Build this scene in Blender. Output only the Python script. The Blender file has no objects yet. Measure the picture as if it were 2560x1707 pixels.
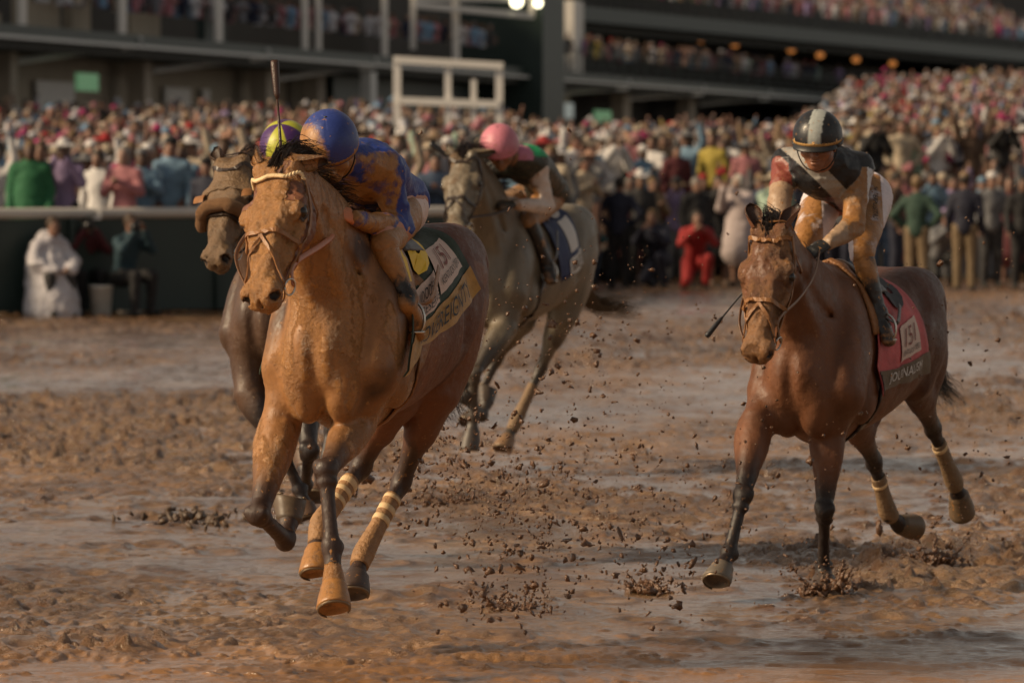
import bpy, math, random
import numpy as np
from mathutils import Vector, Matrix
from mathutils.bvhtree import BVHTree
random.seed(7)
SC = bpy.context.scene
# ------------------------------------------------------------------ camera
FPX = 14222.0; CAMH = 1.90; HOR = 420.0           # 200 mm lens, pixels of the 2560 px wide photograph
cam = bpy.data.objects.new('camera', bpy.data.cameras.new('camera')); SC.collection.objects.link(cam)
cam.data.lens = 200; cam.data.sensor_width = 36
cam.location = (0, 0, CAMH); cam.rotation_euler = (math.radians(90) - math.atan((853.5 - HOR) / FPX), 0, 0)
cam.data.clip_start = 0.5; cam.data.clip_end = 2000
cam.data.dof.use_dof = True; cam.data.dof.focus_distance = 22.3; cam.data.dof.aperture_fstop = 5.6
SC.camera = cam
# ------------------------------------------------------------------ sky, sun, exposure
SUN_EL, SUN_AZ = math.radians(32), math.radians(-104)   # azimuth of the sun measured from +Y, clockwise
w = bpy.data.worlds.new('World'); SC.world = w; w.use_nodes = True
nt = w.node_tree; bg = nt.nodes['Background']
sky = nt.nodes.new('ShaderNodeTexSky'); sky.sky_type = 'NISHITA'; sky.sun_disc = False
sky.sun_elevation = SUN_EL; sky.sun_rotation = SUN_AZ; sky.air_density = 1.0; sky.dust_density = 1.2; sky.ozone_density = 1.0
hs = nt.nodes.new('ShaderNodeHueSaturation'); hs.inputs['Saturation'].default_value = 0.16
nt.links.new(sky.outputs[0], hs.inputs['Color']); tn = nt.nodes.new('ShaderNodeMix'); tn.data_type = 'RGBA'; tn.blend_type = 'MULTIPLY'; tn.inputs[0].default_value = 1.0; tn.inputs[7].default_value = (1.0, .93, .84, 1)
nt.links.new(hs.outputs[0], tn.inputs[6]); nt.links.new(tn.outputs[2], bg.inputs['Color']); bg.inputs['Strength'].default_value = 0.080
sun = bpy.data.lights.new('sun', 'SUN'); sun.energy = 5.0; sun.angle = math.radians(10); sun.color = (1.0, 0.77, 0.50)
so = bpy.data.objects.new('sun', sun); SC.collection.objects.link(so)
sd = Vector((math.sin(SUN_AZ) * math.cos(SUN_EL), math.cos(SUN_AZ) * math.cos(SUN_EL), math.sin(SUN_EL)))
so.rotation_euler = sd.to_track_quat('Z', 'Y').to_euler()
SC.view_settings.view_transform = 'Standard'; SC.view_settings.look = 'None'; SC.view_settings.exposure = 0.0; SC.view_settings.gamma = 1.0
SC.cycles.max_bounces = 5; SC.cycles.use_denoising = True

def W(px, py, d):
    """photo pixel + depth in metres -> world point"""
    return np.array([(px - 1280.0) / FPX * d, d, CAMH + (HOR - py) / FPX * d])

def nrm(v):
    v = np.asarray(v, float); return v / max(1e-9, np.linalg.norm(v))
# ------------------------------------------------------------------ object helpers
def link(o, parent=None):
    SC.collection.objects.link(o)
    if parent is not None: o.parent = parent
    return o
def tag(o, label=None, cat=None, group=None, kind=None):
    if label: o['label'] = label
    if cat: o['category'] = cat
    if group: o['group'] = group
    if kind: o['kind'] = kind
    return o
def empty(name, loc=(0, 0, 0), rz=0.0, **k):
    o = link(bpy.data.objects.new(name, None)); o.location = loc; o.rotation_euler = (0, 0, rz); o.empty_display_size = .1
    return tag(o, **k)
def mesh_obj(name, V, F, mat=None, parent=None, smooth=True, col=None, mats=None, mi=None):
    me = bpy.data.meshes.new(name)
    V = np.asarray(V, np.float32).reshape(-1, 3)
    if isinstance(F, np.ndarray) and F.ndim == 2:
        n, k = F.shape
        me.vertices.add(len(V)); me.vertices.foreach_set('co', V.ravel())
        me.loops.add(n * k); me.loops.foreach_set('vertex_index', F.astype(np.int32).ravel())
        me.polygons.add(n); me.polygons.foreach_set('loop_start', np.arange(0, n * k, k, dtype=np.int32))
        me.polygons.foreach_set('loop_total', np.full(n, k, np.int32)); me.update(calc_edges=True)
    else:
        me.from_pydata(V.tolist(), [], [list(f) for f in F])
    if col is not None:
        c = np.asarray(col, np.float32)
        if c.shape[1] == 3: c = np.concatenate([c, np.zeros((len(c), 1), np.float32)], 1)
        at = me.color_attributes.new('Col', 'FLOAT_COLOR', 'POINT'); at.data.foreach_set('color', c.ravel())
    if mats:
        for m in mats: me.materials.append(m)
        if mi is not None: me.polygons.foreach_set('material_index', np.asarray(mi, np.int32))
    elif mat is not None: me.materials.append(mat)
    me.polygons.foreach_set('use_smooth', np.full(len(me.polygons), bool(smooth))); me.update()
    return link(bpy.data.objects.new(name, me), parent)
class MB:
    """collects pieces of ONE mesh"""
    def __init__(s): s.V = []; s.F = []; s.C = []; s.n = 0
    def add(s, V, F, c=None):
        V = np.asarray(V, float).reshape(-1, 3); s.V.append(V)
        s.F += [tuple(int(i) + s.n for i in f) for f in F]; s.n += len(V)
        if c is not None: s.C.append(np.tile(np.array(c, float)[None, :3], (len(V), 1)))
        return s
    def box(s, c, d, rz=0.0, col=None, bev=0.0):
        x, y, z = [v / 2 for v in d]; V = []
        if bev > 0:
            for sx in (-1, 1):
                for sy in (-1, 1):
                    for sz in (-1, 1):
                        V += [(sx * (x - bev), sy * (y - bev), sz * z), (sx * x, sy * (y - bev), sz * (z - bev)), (sx * (x - bev), sy * y, sz * (z - bev))]
            import bmesh
            bm = bmesh.new(); [bm.verts.new(v) for v in V]; bmesh.ops.convex_hull(bm, input=bm.verts); bm.verts.index_update()
            V = [tuple(v.co) for v in bm.verts]; F = [[v.index for v in f.verts] for f in bm.faces]; bm.free()
        else:
            V = [(sx * x, sy * y, sz * z) for sx in (-1, 1) for sy in (-1, 1) for sz in (-1, 1)]
            F = [(0, 1, 3, 2), (4, 6, 7, 5), (0, 4, 5, 1), (2, 3, 7, 6), (0, 2, 6, 4), (1, 5, 7, 3)]
        V = np.array(V); ca, sa = math.cos(rz), math.sin(rz)
        V = np.stack([V[:, 0] * ca - V[:, 1] * sa, V[:, 0] * sa + V[:, 1] * ca, V[:, 2]], 1) + np.array(c)
        return s.add(V, F, col)
    def beam(s, a, b, wd, ht, col=None):
        a = np.array(a, float); b = np.array(b, float); t = nrm(b - a); u = nrm(np.cross(t, (0, 0, 1)) if abs(t[2]) < .99 else (1, 0, 0)); v = np.cross(u, t)
        V = [p + u * sx * wd / 2 + v * sy * ht / 2 for p in (a, b) for sx, sy in ((-1, -1), (1, -1), (1, 1), (-1, 1))]
        return s.add(V, [(3, 2, 1, 0), (4, 5, 6, 7), (0, 1, 5, 4), (1, 2, 6, 5), (2, 3, 7, 6), (3, 0, 4, 7)], col)
    def tube(s, P, R, n=10, side=None, col=None, cap=True):
        V, F = tube_geo(P, R, n, side, cap); return s.add(V, F, col)
    def ball(s, c, r, nu=10, nv=7, M=None, col=None):
        V = [(0, 0, 1)]; F = []
        for j in range(1, nv):
            t = math.pi * j / nv
            for i in range(nu):
                a = 2 * math.pi * i / nu; V.append((math.sin(t) * math.cos(a), math.sin(t) * math.sin(a), math.cos(t)))
        V.append((0, 0, -1)); L = len(V) - 1
        for i in range(nu):
            F.append((0, 1 + i, 1 + (i + 1) % nu)); F.append((L, L - nu + (i + 1) % nu, L - nu + i))
            for j in range(nv - 2):
                a = 1 + j * nu; F.append((a + i, a + nu + i, a + nu + (i + 1) % nu, a + (i + 1) % nu))
        V = np.array(V) * np.array(r)
        if M is not None: V = V @ np.array(M).T
        return s.add(V + np.array(c), F, col)
    def build(s, name, mat, parent=None, smooth=False, **k):
        V = np.concatenate(s.V); C = np.concatenate(s.C) if s.C and len(s.C) == len(s.V) else None
        return mesh_obj(name, V, s.F, mat, parent, smooth, col=C, **k)
def tube_geo(P, R, n=10, side=None, cap=True):
    """tube through points; R: radius or (side radius, other radius) per point"""
    P = np.asarray(P, float); m = len(P)
    if np.isscalar(R): R = [R] * m
    T = np.gradient(P, axis=0); T /= np.maximum(1e-9, np.linalg.norm(T, axis=1))[:, None]
    s0 = np.array(side if side is not None else ((1, 0, 0) if abs(T[0][0]) < .8 else (0, 1, 0)), float); V = []
    for i in range(m):
        u = s0 - T[i] * np.dot(s0, T[i]); u = nrm(u); v = np.cross(T[i], u)
        if side is None: s0 = u
        ru, rv = (R[i], R[i]) if np.isscalar(R[i]) else R[i]
        for k in range(n):
            a = 2 * math.pi * k / n; V.append(P[i] + u * ru * math.cos(a) + v * rv * math.sin(a))
    F = [(i * n + k, i * n + (k + 1) % n, (i + 1) * n + (k + 1) % n, (i + 1) * n + k) for i in range(m - 1) for k in range(n)]
    if cap: F.append(tuple(range(n - 1, -1, -1))); F.append(tuple((m - 1) * n + k for k in range(n)))
    return V, F
def spline(P, n=8):
    """Catmull-Rom through rows of P"""
    P = np.asarray(P, float)
    if len(P) < 3: return np.array([P[0] + (P[-1] - P[0]) * t for t in np.linspace(0, 1, n + 1)])
    Q = np.vstack([2 * P[0] - P[1], P, 2 * P[-1] - P[-2]]); out = []
    for i in range(1, len(Q) - 2):
        for t in np.linspace(0, 1, n, endpoint=False):
            a, b, c, d = Q[i - 1:i + 3]; out.append(.5 * ((2 * b) + (c - a) * t + (2 * a - 5 * b + 4 * c - d) * t * t + (3 * b - a - 3 * c + d) * t ** 3))
    out.append(P[-1]); return np.array(out)
# ------------------------------------------------------------------ numpy noise
def _h(ix, iy, iz):
    n = (ix * 374761393 + iy * 668265263 + iz * 2147483647 + 1013904223) & 0xffffffff
    n = ((n ^ (n >> 13)) * 1274126177) & 0xffffffff
    return ((n ^ (n >> 16)) & 0xffff) / 32767.5 - 1.0
def vnoise(x, y, z):
    x, y, z = np.broadcast_arrays(x, y, z)
    fx, fy, fz = np.floor(x), np.floor(y), np.floor(z); ix, iy, iz = fx.astype(np.int64), fy.astype(np.int64), fz.astype(np.int64)
    u, v, q = x - fx, y - fy, z - fz; u = u * u * (3 - 2 * u); v = v * v * (3 - 2 * v); q = q * q * (3 - 2 * q); r = 0
    for a in (0, 1):
        for b in (0, 1):
            for c in (0, 1):
                r = r + (u if a else 1 - u) * (v if b else 1 - v) * (q if c else 1 - q) * _h(ix + a, iy + b, iz + c)
    return r
def vnoise2(x, y, s=0):
    x, y = np.broadcast_arrays(x, y); fx, fy = np.floor(x), np.floor(y); ix, iy = fx.astype(np.int64), fy.astype(np.int64)
    u, v = x - fx, y - fy; u = u * u * (3 - 2 * u); v = v * v * (3 - 2 * v); r = 0
    for a in (0, 1):
        for b in (0, 1): r = r + (u if a else 1 - u) * (v if b else 1 - v) * _h(ix + a, iy + b, ix * 0 + s)
    return r
def fbm3(P, f, o=3):
    r = 0; a = 1.0
    for i in range(o): r = r + a * vnoise(P[:, 0] * f + 7.1 * i, P[:, 1] * f - 3.3 * i, P[:, 2] * f + 1.7 * i); f *= 2.03; a *= .5
    return r
# ------------------------------------------------------------------ implicit surfaces (smooth unions of muscles and bones)
class Sdf:
    def __init__(s): s.p = []
    def ell(s, c, r, R=None, k=.03, sub=False, tag=0):
        s.p.append(dict(t='e', c=np.array(c, float), r=np.array(r, float), R=np.eye(3) if R is None else np.array(R, float), k=k, sub=sub, tag=tag)); return s
    def ch(s, P, side=(0, 1, 0), k=.03, sub=False, tag=0, n=6):
        """P rows: x y z r_side r_other"""
        P = np.asarray(P, float)
        if P.shape[1] == 4: P = np.hstack([P, P[:, 3:4]])
        Q = spline(P, n) if len(P) > 2 else P
        s.p.append(dict(t='c', P=Q, side=nrm(side), k=k, sub=sub, tag=tag)); return s
    def bbox(s, q):
        if q['t'] == 'e':
            m = q['r'].max(); return q['c'] - m, q['c'] + m
        m = q['P'][:, 3:5].max(); return q['P'][:, :3].min(0) - m, q['P'][:, :3].max(0) + m
    @staticmethod
    def _seg(X, Y, Z, a, b, side, sub=False):
        ab = b[:3] - a[:3]; L = max(1e-6, np.linalg.norm(ab)); t = ab / L
        u = side - t * np.dot(side, t); u = u / max(1e-6, np.linalg.norm(u)); w_ = np.cross(t, u)
        dx, dy, dz = X - a[0], Y - a[1], Z - a[2]
        l = dx * t[0] + dy * t[1] + dz * t[2]; lc = np.clip(l, 0, L); e = l - lc; f = lc / L
        pu = dx * u[0] + dy * u[1] + dz * u[2]; pw = dx * w_[0] + dy * w_[1] + dz * w_[2]
        ru = a[3] + (b[3] - a[3]) * f; rw = a[4] + (b[4] - a[4]) * f; re = np.minimum(ru, rw)
        q0 = np.sqrt((pu / ru) ** 2 + (pw / rw) ** 2 + (e / re) ** 2); q1 = np.sqrt((pu / ru ** 2) ** 2 + (pw / rw ** 2) ** 2 + (e / re ** 2) ** 2)
        return q0 * (q0 - 1) / np.maximum(q1, 1e-6)
    def dist(s, q, X, Y, Z):
        if q['t'] == 'e':
            R = q['R']; r = q['r']; dx, dy, dz = X - q['c'][0], Y - q['c'][1], Z - q['c'][2]
            g = [dx * R[0, i] + dy * R[1, i] + dz * R[2, i] for i in range(3)]     # columns of R are the axes
            q0 = np.sqrt(sum((g[i] / r[i]) ** 2 for i in range(3))); q1 = np.sqrt(sum((g[i] / r[i] ** 2) ** 2 for i in range(3)))
            return q0 * (q0 - 1) / np.maximum(q1, 1e-6)
        P = q['P']; d = None
        for i in range(len(P) - 1):
            e = s._seg(X, Y, Z, P[i], P[i + 1], q['side']); d = e if d is None else np.minimum(d, e)
        return d
    def mesh(s, h, noise=None, smooth=2, grow=0.0, only=None):
        """surface nets; returns verts, quads, tag per vertex"""
        ps = [q for q in s.p if only is None or q['tag'] in only]
        bb = [s.bbox(q) for q in ps if not q['sub']]; pad = 4 * h + grow
        lo = np.min([b[0] for b in bb], 0) - pad; hi = np.max([b[1] for b in bb], 0) + pad
        N = np.ceil((hi - lo) / h).astype(int) + 1
        ax = [(lo[i] + h * np.arange(N[i])).astype(np.float32) for i in range(3)]
        F = np.full(N, 0.5, np.float32)
        for q in ps:
            if q['t'] == 'c' and len(q['P']) > 2 and not q['sub']:
                D = {}; b0, b1 = s.bbox(q); m = q['k'] + 3 * h + grow
                i0 = np.maximum(0, np.floor((b0 - m - lo) / h).astype(int)); i1 = np.minimum(N, np.ceil((b1 + m - lo) / h).astype(int) + 1)
                T = np.full(i1 - i0, 0.5, np.float32)
                for a, b in zip(q['P'][:-1], q['P'][1:]):
                    mm = max(a[3], a[4], b[3], b[4]) + m
                    j0 = np.maximum(i0, np.floor((np.minimum(a[:3], b[:3]) - mm - lo) / h).astype(int)); j1 = np.minimum(i1, np.ceil((np.maximum(a[:3], b[:3]) + mm - lo) / h).astype(int) + 1)
                    if (j1 <= j0).any(): continue
                    sl = tuple(slice(j0[i] - i0[i], j1[i] - i0[i]) for i in range(3))
                    X = ax[0][j0[0]:j1[0], None, None]; Y = ax[1][None, j0[1]:j1[1], None]; Z = ax[2][None, None, j0[2]:j1[2]]
                    T[sl] = np.minimum(T[sl], s._seg(X, Y, Z, a, b, q['side']))
                d = T
            else:
                b0, b1 = s.bbox(q); m = q['k'] + 3 * h + grow
                i0 = np.maximum(0, np.floor((b0 - m - lo) / h).astype(int)); i1 = np.minimum(N, np.ceil((b1 + m - lo) / h).astype(int) + 1)
                if (i1 <= i0).any(): continue
                X = ax[0][i0[0]:i1[0], None, None]; Y = ax[1][None, i0[1]:i1[1], None]; Z = ax[2][None, None, i0[2]:i1[2]]
                d = s.dist(q, X, Y, Z).astype(np.float32)
            sl = tuple(slice(i0[i], i1[i]) for i in range(3)); A = F[sl]; k = max(q['k'], 1e-4)
            if q['sub']:
                d = -d; hh = np.maximum(k - np.abs(A - d), 0) / k; F[sl] = np.maximum(A, d) + hh * hh * k / 4
            else:
                hh = np.maximum(k - np.abs(A - d), 0) / k; F[sl] = np.minimum(A, d) - hh * hh * k / 4
        F -= grow
        if noise is not None:
            near = np.argwhere(np.abs(F) < 3 * h + .02); P = lo + near * h
            F[near[:, 0], near[:, 1], near[:, 2]] += noise(P).astype(np.float32)
        V, Q = surface_nets(F, lo, h)
        del F
        if smooth:
            V = relax(V, Q, smooth)
        tags = np.zeros(len(V), int); best = np.full(len(V), 9.0)
        for q in ps:
            if q['sub']: continue
            b0, b1 = s.bbox(q); sel = np.where(((V > b0 - .05) & (V < b1 + .05)).all(1))[0]
            if len(sel) == 0: continue
            d = s.dist(q, V[sel, 0], V[sel, 1], V[sel, 2]); m = d < best[sel]; tags[sel[m]] = q['tag']; best[sel[m]] = d[m]
        return V, Q, tags
def surface_nets(F, lo, h):
    S = F < 0; N = F.shape
    a = S[:-1, :-1, :-1].astype(np.int8)
    cnt = np.zeros(a.shape, np.int8)
    for i in (0, 1):
        for j in (0, 1):
            for k in (0, 1): cnt += S[i:N[0] - 1 + i, j:N[1] - 1 + j, k:N[2] - 1 + k]
    act = (cnt > 0) & (cnt < 8); C = np.argwhere(act); idx = np.full(act.shape, -1, np.int32); idx[C[:, 0], C[:, 1], C[:, 2]] = np.arange(len(C))
    acc = np.zeros((len(C), 3)); n = np.zeros(len(C))
    cor = [(i, j, k) for i in (0, 1) for j in (0, 1) for k in (0, 1)]
    val = {c: F[C[:, 0] + c[0], C[:, 1] + c[1], C[:, 2] + c[2]] for c in cor}
    for c in cor:
        for ax_ in range(3):
            if c[ax_] == 0:
                e = list(c); e[ax_] = 1; e = tuple(e); va, vb = val[c], val[e]; m = (va < 0) != (vb < 0)
                t = va / np.where(m, va - vb, 1); p = np.zeros((len(C), 3)); p[:] = c; p[:, ax_] += t
                acc[m] += p[m]; n[m] += 1
    V = lo + h * (C + acc / n[:, None]); Q = []
    for ax_ in range(3):
        o = [1, 1, 1]; o[ax_] = 0
        sl0 = [slice(1, -1)] * 3; sl0[ax_] = slice(0, -1); sl1 = list(sl0); sl1[ax_] = slice(1, None)
        A = S[tuple(sl0)]; B = S[tuple(sl1)]
        E = np.argwhere(A != B); off = np.array([1, 1, 1]); off[ax_] = 0; E = E + off
        b, c = [(1, 2), (2, 0), (0, 1)][ax_]
        def g(db, dc):
            I = E.copy(); I[:, b] -= db; I[:, c] -= dc; return idx[I[:, 0], I[:, 1], I[:, 2]]
        q = np.stack([g(1, 1), g(0, 1), g(0, 0), g(1, 0)], 1); ins = S[E[:, 0], E[:, 1], E[:, 2]]
        q[~ins] = q[~ins][:, ::-1]; Q.append(q)
    return V, np.concatenate(Q)
def relax(V, Q, it):
    E = np.concatenate([Q[:, [0, 1]], Q[:, [1, 2]], Q[:, [2, 3]], Q[:, [3, 0]]]); n = len(V)
    deg = np.bincount(E[:, 0], minlength=n) + np.bincount(E[:, 1], minlength=n)
    for i in range(it * 2):
        A = np.zeros((n, 3))
        for c in range(3): A[:, c] = np.bincount(E[:, 0], V[E[:, 1], c], n) + np.bincount(E[:, 1], V[E[:, 0], c], n)
        V = V + (.5 if i % 2 == 0 else -.52) * (A / deg[:, None] - V)
    return V
# ------------------------------------------------------------------ materials
class Mt:
    def __init__(s, name):
        s.m = bpy.data.materials.new(name); s.m.use_nodes = True; s.t = s.m.node_tree; s.b = s.t.nodes['Principled BSDF']
    def n(s, ty, **k):
        o = s.t.nodes.new('ShaderNode' + ty)
        for a, v in k.items():
            if a in o.inputs: o.inputs[a].default_value = v
            else: setattr(o, a, v)
        return o
    def l(s, a, b): s.t.links.new(a, b)
    def noise(s, scale, detail=4, rough=.6, coord='Object', stretch=None, seed=0.0):
        tc = s.n('TexCoord'); o = s.n('TexNoise', Scale=scale, Detail=detail, Roughness=rough); src = tc.outputs[coord]
        if stretch or seed:
            mp = s.n('Mapping'); mp.inputs['Scale'].default_value = stretch or (1, 1, 1); mp.inputs['Location'].default_value = (seed, seed * .7, -seed); s.l(src, mp.inputs['Vector']); src = mp.outputs[0]
        s.l(src, o.inputs['Vector']); return o.outputs['Fac']
    def ramp(s, f, a, b, c0=(0, 0, 0, 1), c1=(1, 1, 1, 1)):
        r = s.n('ValToRGB'); e = r.color_ramp.elements; e[0].position = a; e[1].position = b; e[0].color = c0; e[1].color = c1; s.l(f, r.inputs[0]); return r.outputs[0]
    def mix(s, f, a, b, mode='MIX'):
        m = s.n('Mix'); m.data_type = 'RGBA'; m.blend_type = mode
        for k, v in ((0, f), (6, a), (7, b)):
            if hasattr(v, 'is_linked'): s.l(v, m.inputs[k])
            else: m.inputs[k].default_value = v if k == 0 else (v if len(v) == 4 else (*v, 1))
        return m.outputs[2]
    def math(s, op, a, b=0.0):
        m = s.n('Math'); m.operation = op
        for k, v in ((0, a), (1, b)):
            if hasattr(v, 'is_linked'): s.l(v, m.inputs[k])
            else: m.inputs[k].default_value = v
        return m.outputs[0]
    def bump(s, f, st=.5, d=.01, prev=None):
        o = s.n('Bump', Strength=st, Distance=d); s.l(f, o.inputs['Height'])
        if prev is not None: s.l(prev, o.inputs['Normal'])
        return o.outputs[0]
    def out(s, col=None, rough=None, nor=None, metal=None, **k):
        for nm, v in (('Base Color', col), ('Roughness', rough), ('Normal', nor), ('Metallic', metal)):
            if v is None: continue
            if hasattr(v, 'is_linked'): s.l(v, s.b.inputs[nm])
            elif nm == 'Base Color': s.b.inputs[nm].default_value = (*v[:3], 1)
            else: s.b.inputs[nm].default_value = v
        for a, v in k.items(): s.b.inputs[a.replace('_', ' ')].default_value = v
        return s.m
MUD = (0.38, 0.175, 0.052)
def simple(name, col, rough=.6, var=.25, sc=20, bump=.2, bd=.004, metal=0, **k):
    m = Mt(name); f = m.noise(sc, 4); c = m.mix(f, tuple(x * (1 - var) for x in col[:3]), tuple(min(1, x * (1 + var)) for x in col[:3]))
    return m.out(c, rough, m.bump(m.noise(sc * 4, 4, seed=3), bump, bd) if bump else None, metal, **k)
def vcol(name, rough=.6, mud=MUD, mud_rough=.42, hair=False, fold=False, sheen=0.0, spec=.5, mudbump=.008, sharp=.5):
    """colour from the mesh's own paint; alpha of the paint = how much mud is caked on"""
    m = Mt(name); a = m.n('Attribute'); a.attribute_name = 'Col'
    big = m.noise(9, 5, .65); fine = m.noise(70, 5, .7, seed=2); crust = m.noise(38, 6, .75, seed=5)
    c = m.mix(.75, a.outputs['Color'], m.mix(m.math('MULTIPLY', m.math('ADD', big, fine), .5), (.2, .2, .2), (1.8, 1.8, 1.8)), 'MULTIPLY')
    md = m.mix(fine, tuple(x * .55 for x in mud), tuple(x * 1.35 for x in mud)); md = m.mix(m.ramp(crust, .35, .65), m.mix(.5, md, tuple(x * .5 for x in mud)), md)
    nz = m.math('ADD', m.math('MULTIPLY', crust, .7), m.math('MULTIPLY', big, .7))          # 0.2 .. 1.2
    f = m.math('ADD', m.math('MULTIPLY', a.outputs['Alpha'], 1.5), m.math('SUBTRACT', nz, 1.2))
    f = m.ramp(f, .5 - .25 * sharp, .5 + .25 * sharp)
    sp_ = m.math('MULTIPLY', m.ramp(m.noise(52, 2, .5, seed=8), .66, .70), m.ramp(a.outputs['Alpha'], .02, .3)); f = m.math('MAXIMUM', f, sp_)
    col = m.mix(f, c, md)
    r1 = m.ramp(m.math('MULTIPLY', m.math('ADD', big, fine), .5), .35, .65, (rough * .7,) * 3 + (1,), (min(1, rough * 1.5),) * 3 + (1,)); r2 = m.ramp(fine, .35, .7, (mud_rough * .55,) * 3 + (1,), (min(1, mud_rough * 1.6),) * 3 + (1,))
    rr = m.mix(f, r1, r2)
    a2 = m.math('POWER', m.math('MINIMUM', a.outputs['Alpha'], 1.0), 2.0); nb = m.bump(m.math('MULTIPLY', m.math('MULTIPLY', f, a2), m.math('ADD', crust, .6)), .8, mudbump); nb = m.bump(fine, .25, .004, nb)
    if hair: nb = m.bump(m.noise(230, 3, .6, stretch=(1, 1, .3)), .45, .003, nb); nb = m.bump(m.noise(14, 4, .6, stretch=(1, 1, .5), seed=6), .35, .012, nb)
    if fold: nb = m.bump(m.noise(26, 3, .55, stretch=(1, 1, 1)), .35, .012, nb)
    return m.out(col, rr, nb, Sheen_Weight=sheen, Specular_IOR_Level=spec)
def objcol(name, rough=.75, bump=.3):
    m = Mt(name); a = m.n('ObjectInfo'); f = m.noise(7, 4); c = m.mix(.5, a.outputs['Color'], m.mix(f, (.5, .5, .5), (1.5, 1.5, 1.5)), 'MULTIPLY')
    return m.out(c, rough, m.bump(m.noise(18, 4), bump, .02))
# ------------------------------------------------------------------ the muddy track (one sheet to the horizon)
def ground_h(x, y):
    wx = x + .12 * vnoise2(x * 2.1, y * 1.6, 5); wy = y + .2 * vnoise2(x * 1.7, y * 1.3, 6)
    churn = np.clip(.5 + .75 * vnoise2(wx * .45 + 3, wy * .17 + 1.4, 1) + .25 * vnoise2(wx * 1.3, wy * .6, 2), 0, 1)
    near = np.clip((y - 21.2) / 1.6, 0, 1); churn = churn * (.25 + .75 * near)
    churn = np.maximum(churn, .9 * np.exp(-((y - 24.2) / 2.0) ** 2) * np.clip(.3 - (x + 1.2) / 2.5, 0, 1))
    b = .018 * vnoise2(wx * .9, wy * .5, 3)
    r1 = (1 - np.abs(vnoise2(wx * 3.2, wy * 2.3, 7))) ** 2; r2 = (1 - np.abs(vnoise2(wx * 7.5, wy * 6, 8))) ** 2
    c1 = vnoise2(wx * 6, wy * 4.5, 11); c2 = vnoise2(wx * 17, wy * 14, 12); c3 = vnoise2(x * 41, y * 33, 13)
    clod = np.clip(vnoise2(wx * 7.5 + 9, wy * 6.0, 17) - .40, 0, 1) * 1.4
    h = b + churn * (.028 * (r1 - .5) + .024 * (r2 - .5) + .018 * c1 + .024 * c2 + .017 * c3 + .040 * clod * (1 + 1.0 * c2 + 1.0 * c3)) + (1 - churn) * (.006 * c1 + .004 * c2 + .002 * c3)
    rip = .013 * vnoise2(x * 1.7, y * 3.6, 20) + .007 * vnoise2(x * 4.5, y * 9, 21) + .0035 * vnoise2(x * 11, y * 20, 22)
    wl = .003 - .013 * churn; t = np.clip((h - wl) / .012, 0, 1)                 # 0 = under water
    return np.where(h > wl, h, wl + (h - wl) * .12) + rip * (1 - .3 * t), t, churn, clod
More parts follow.
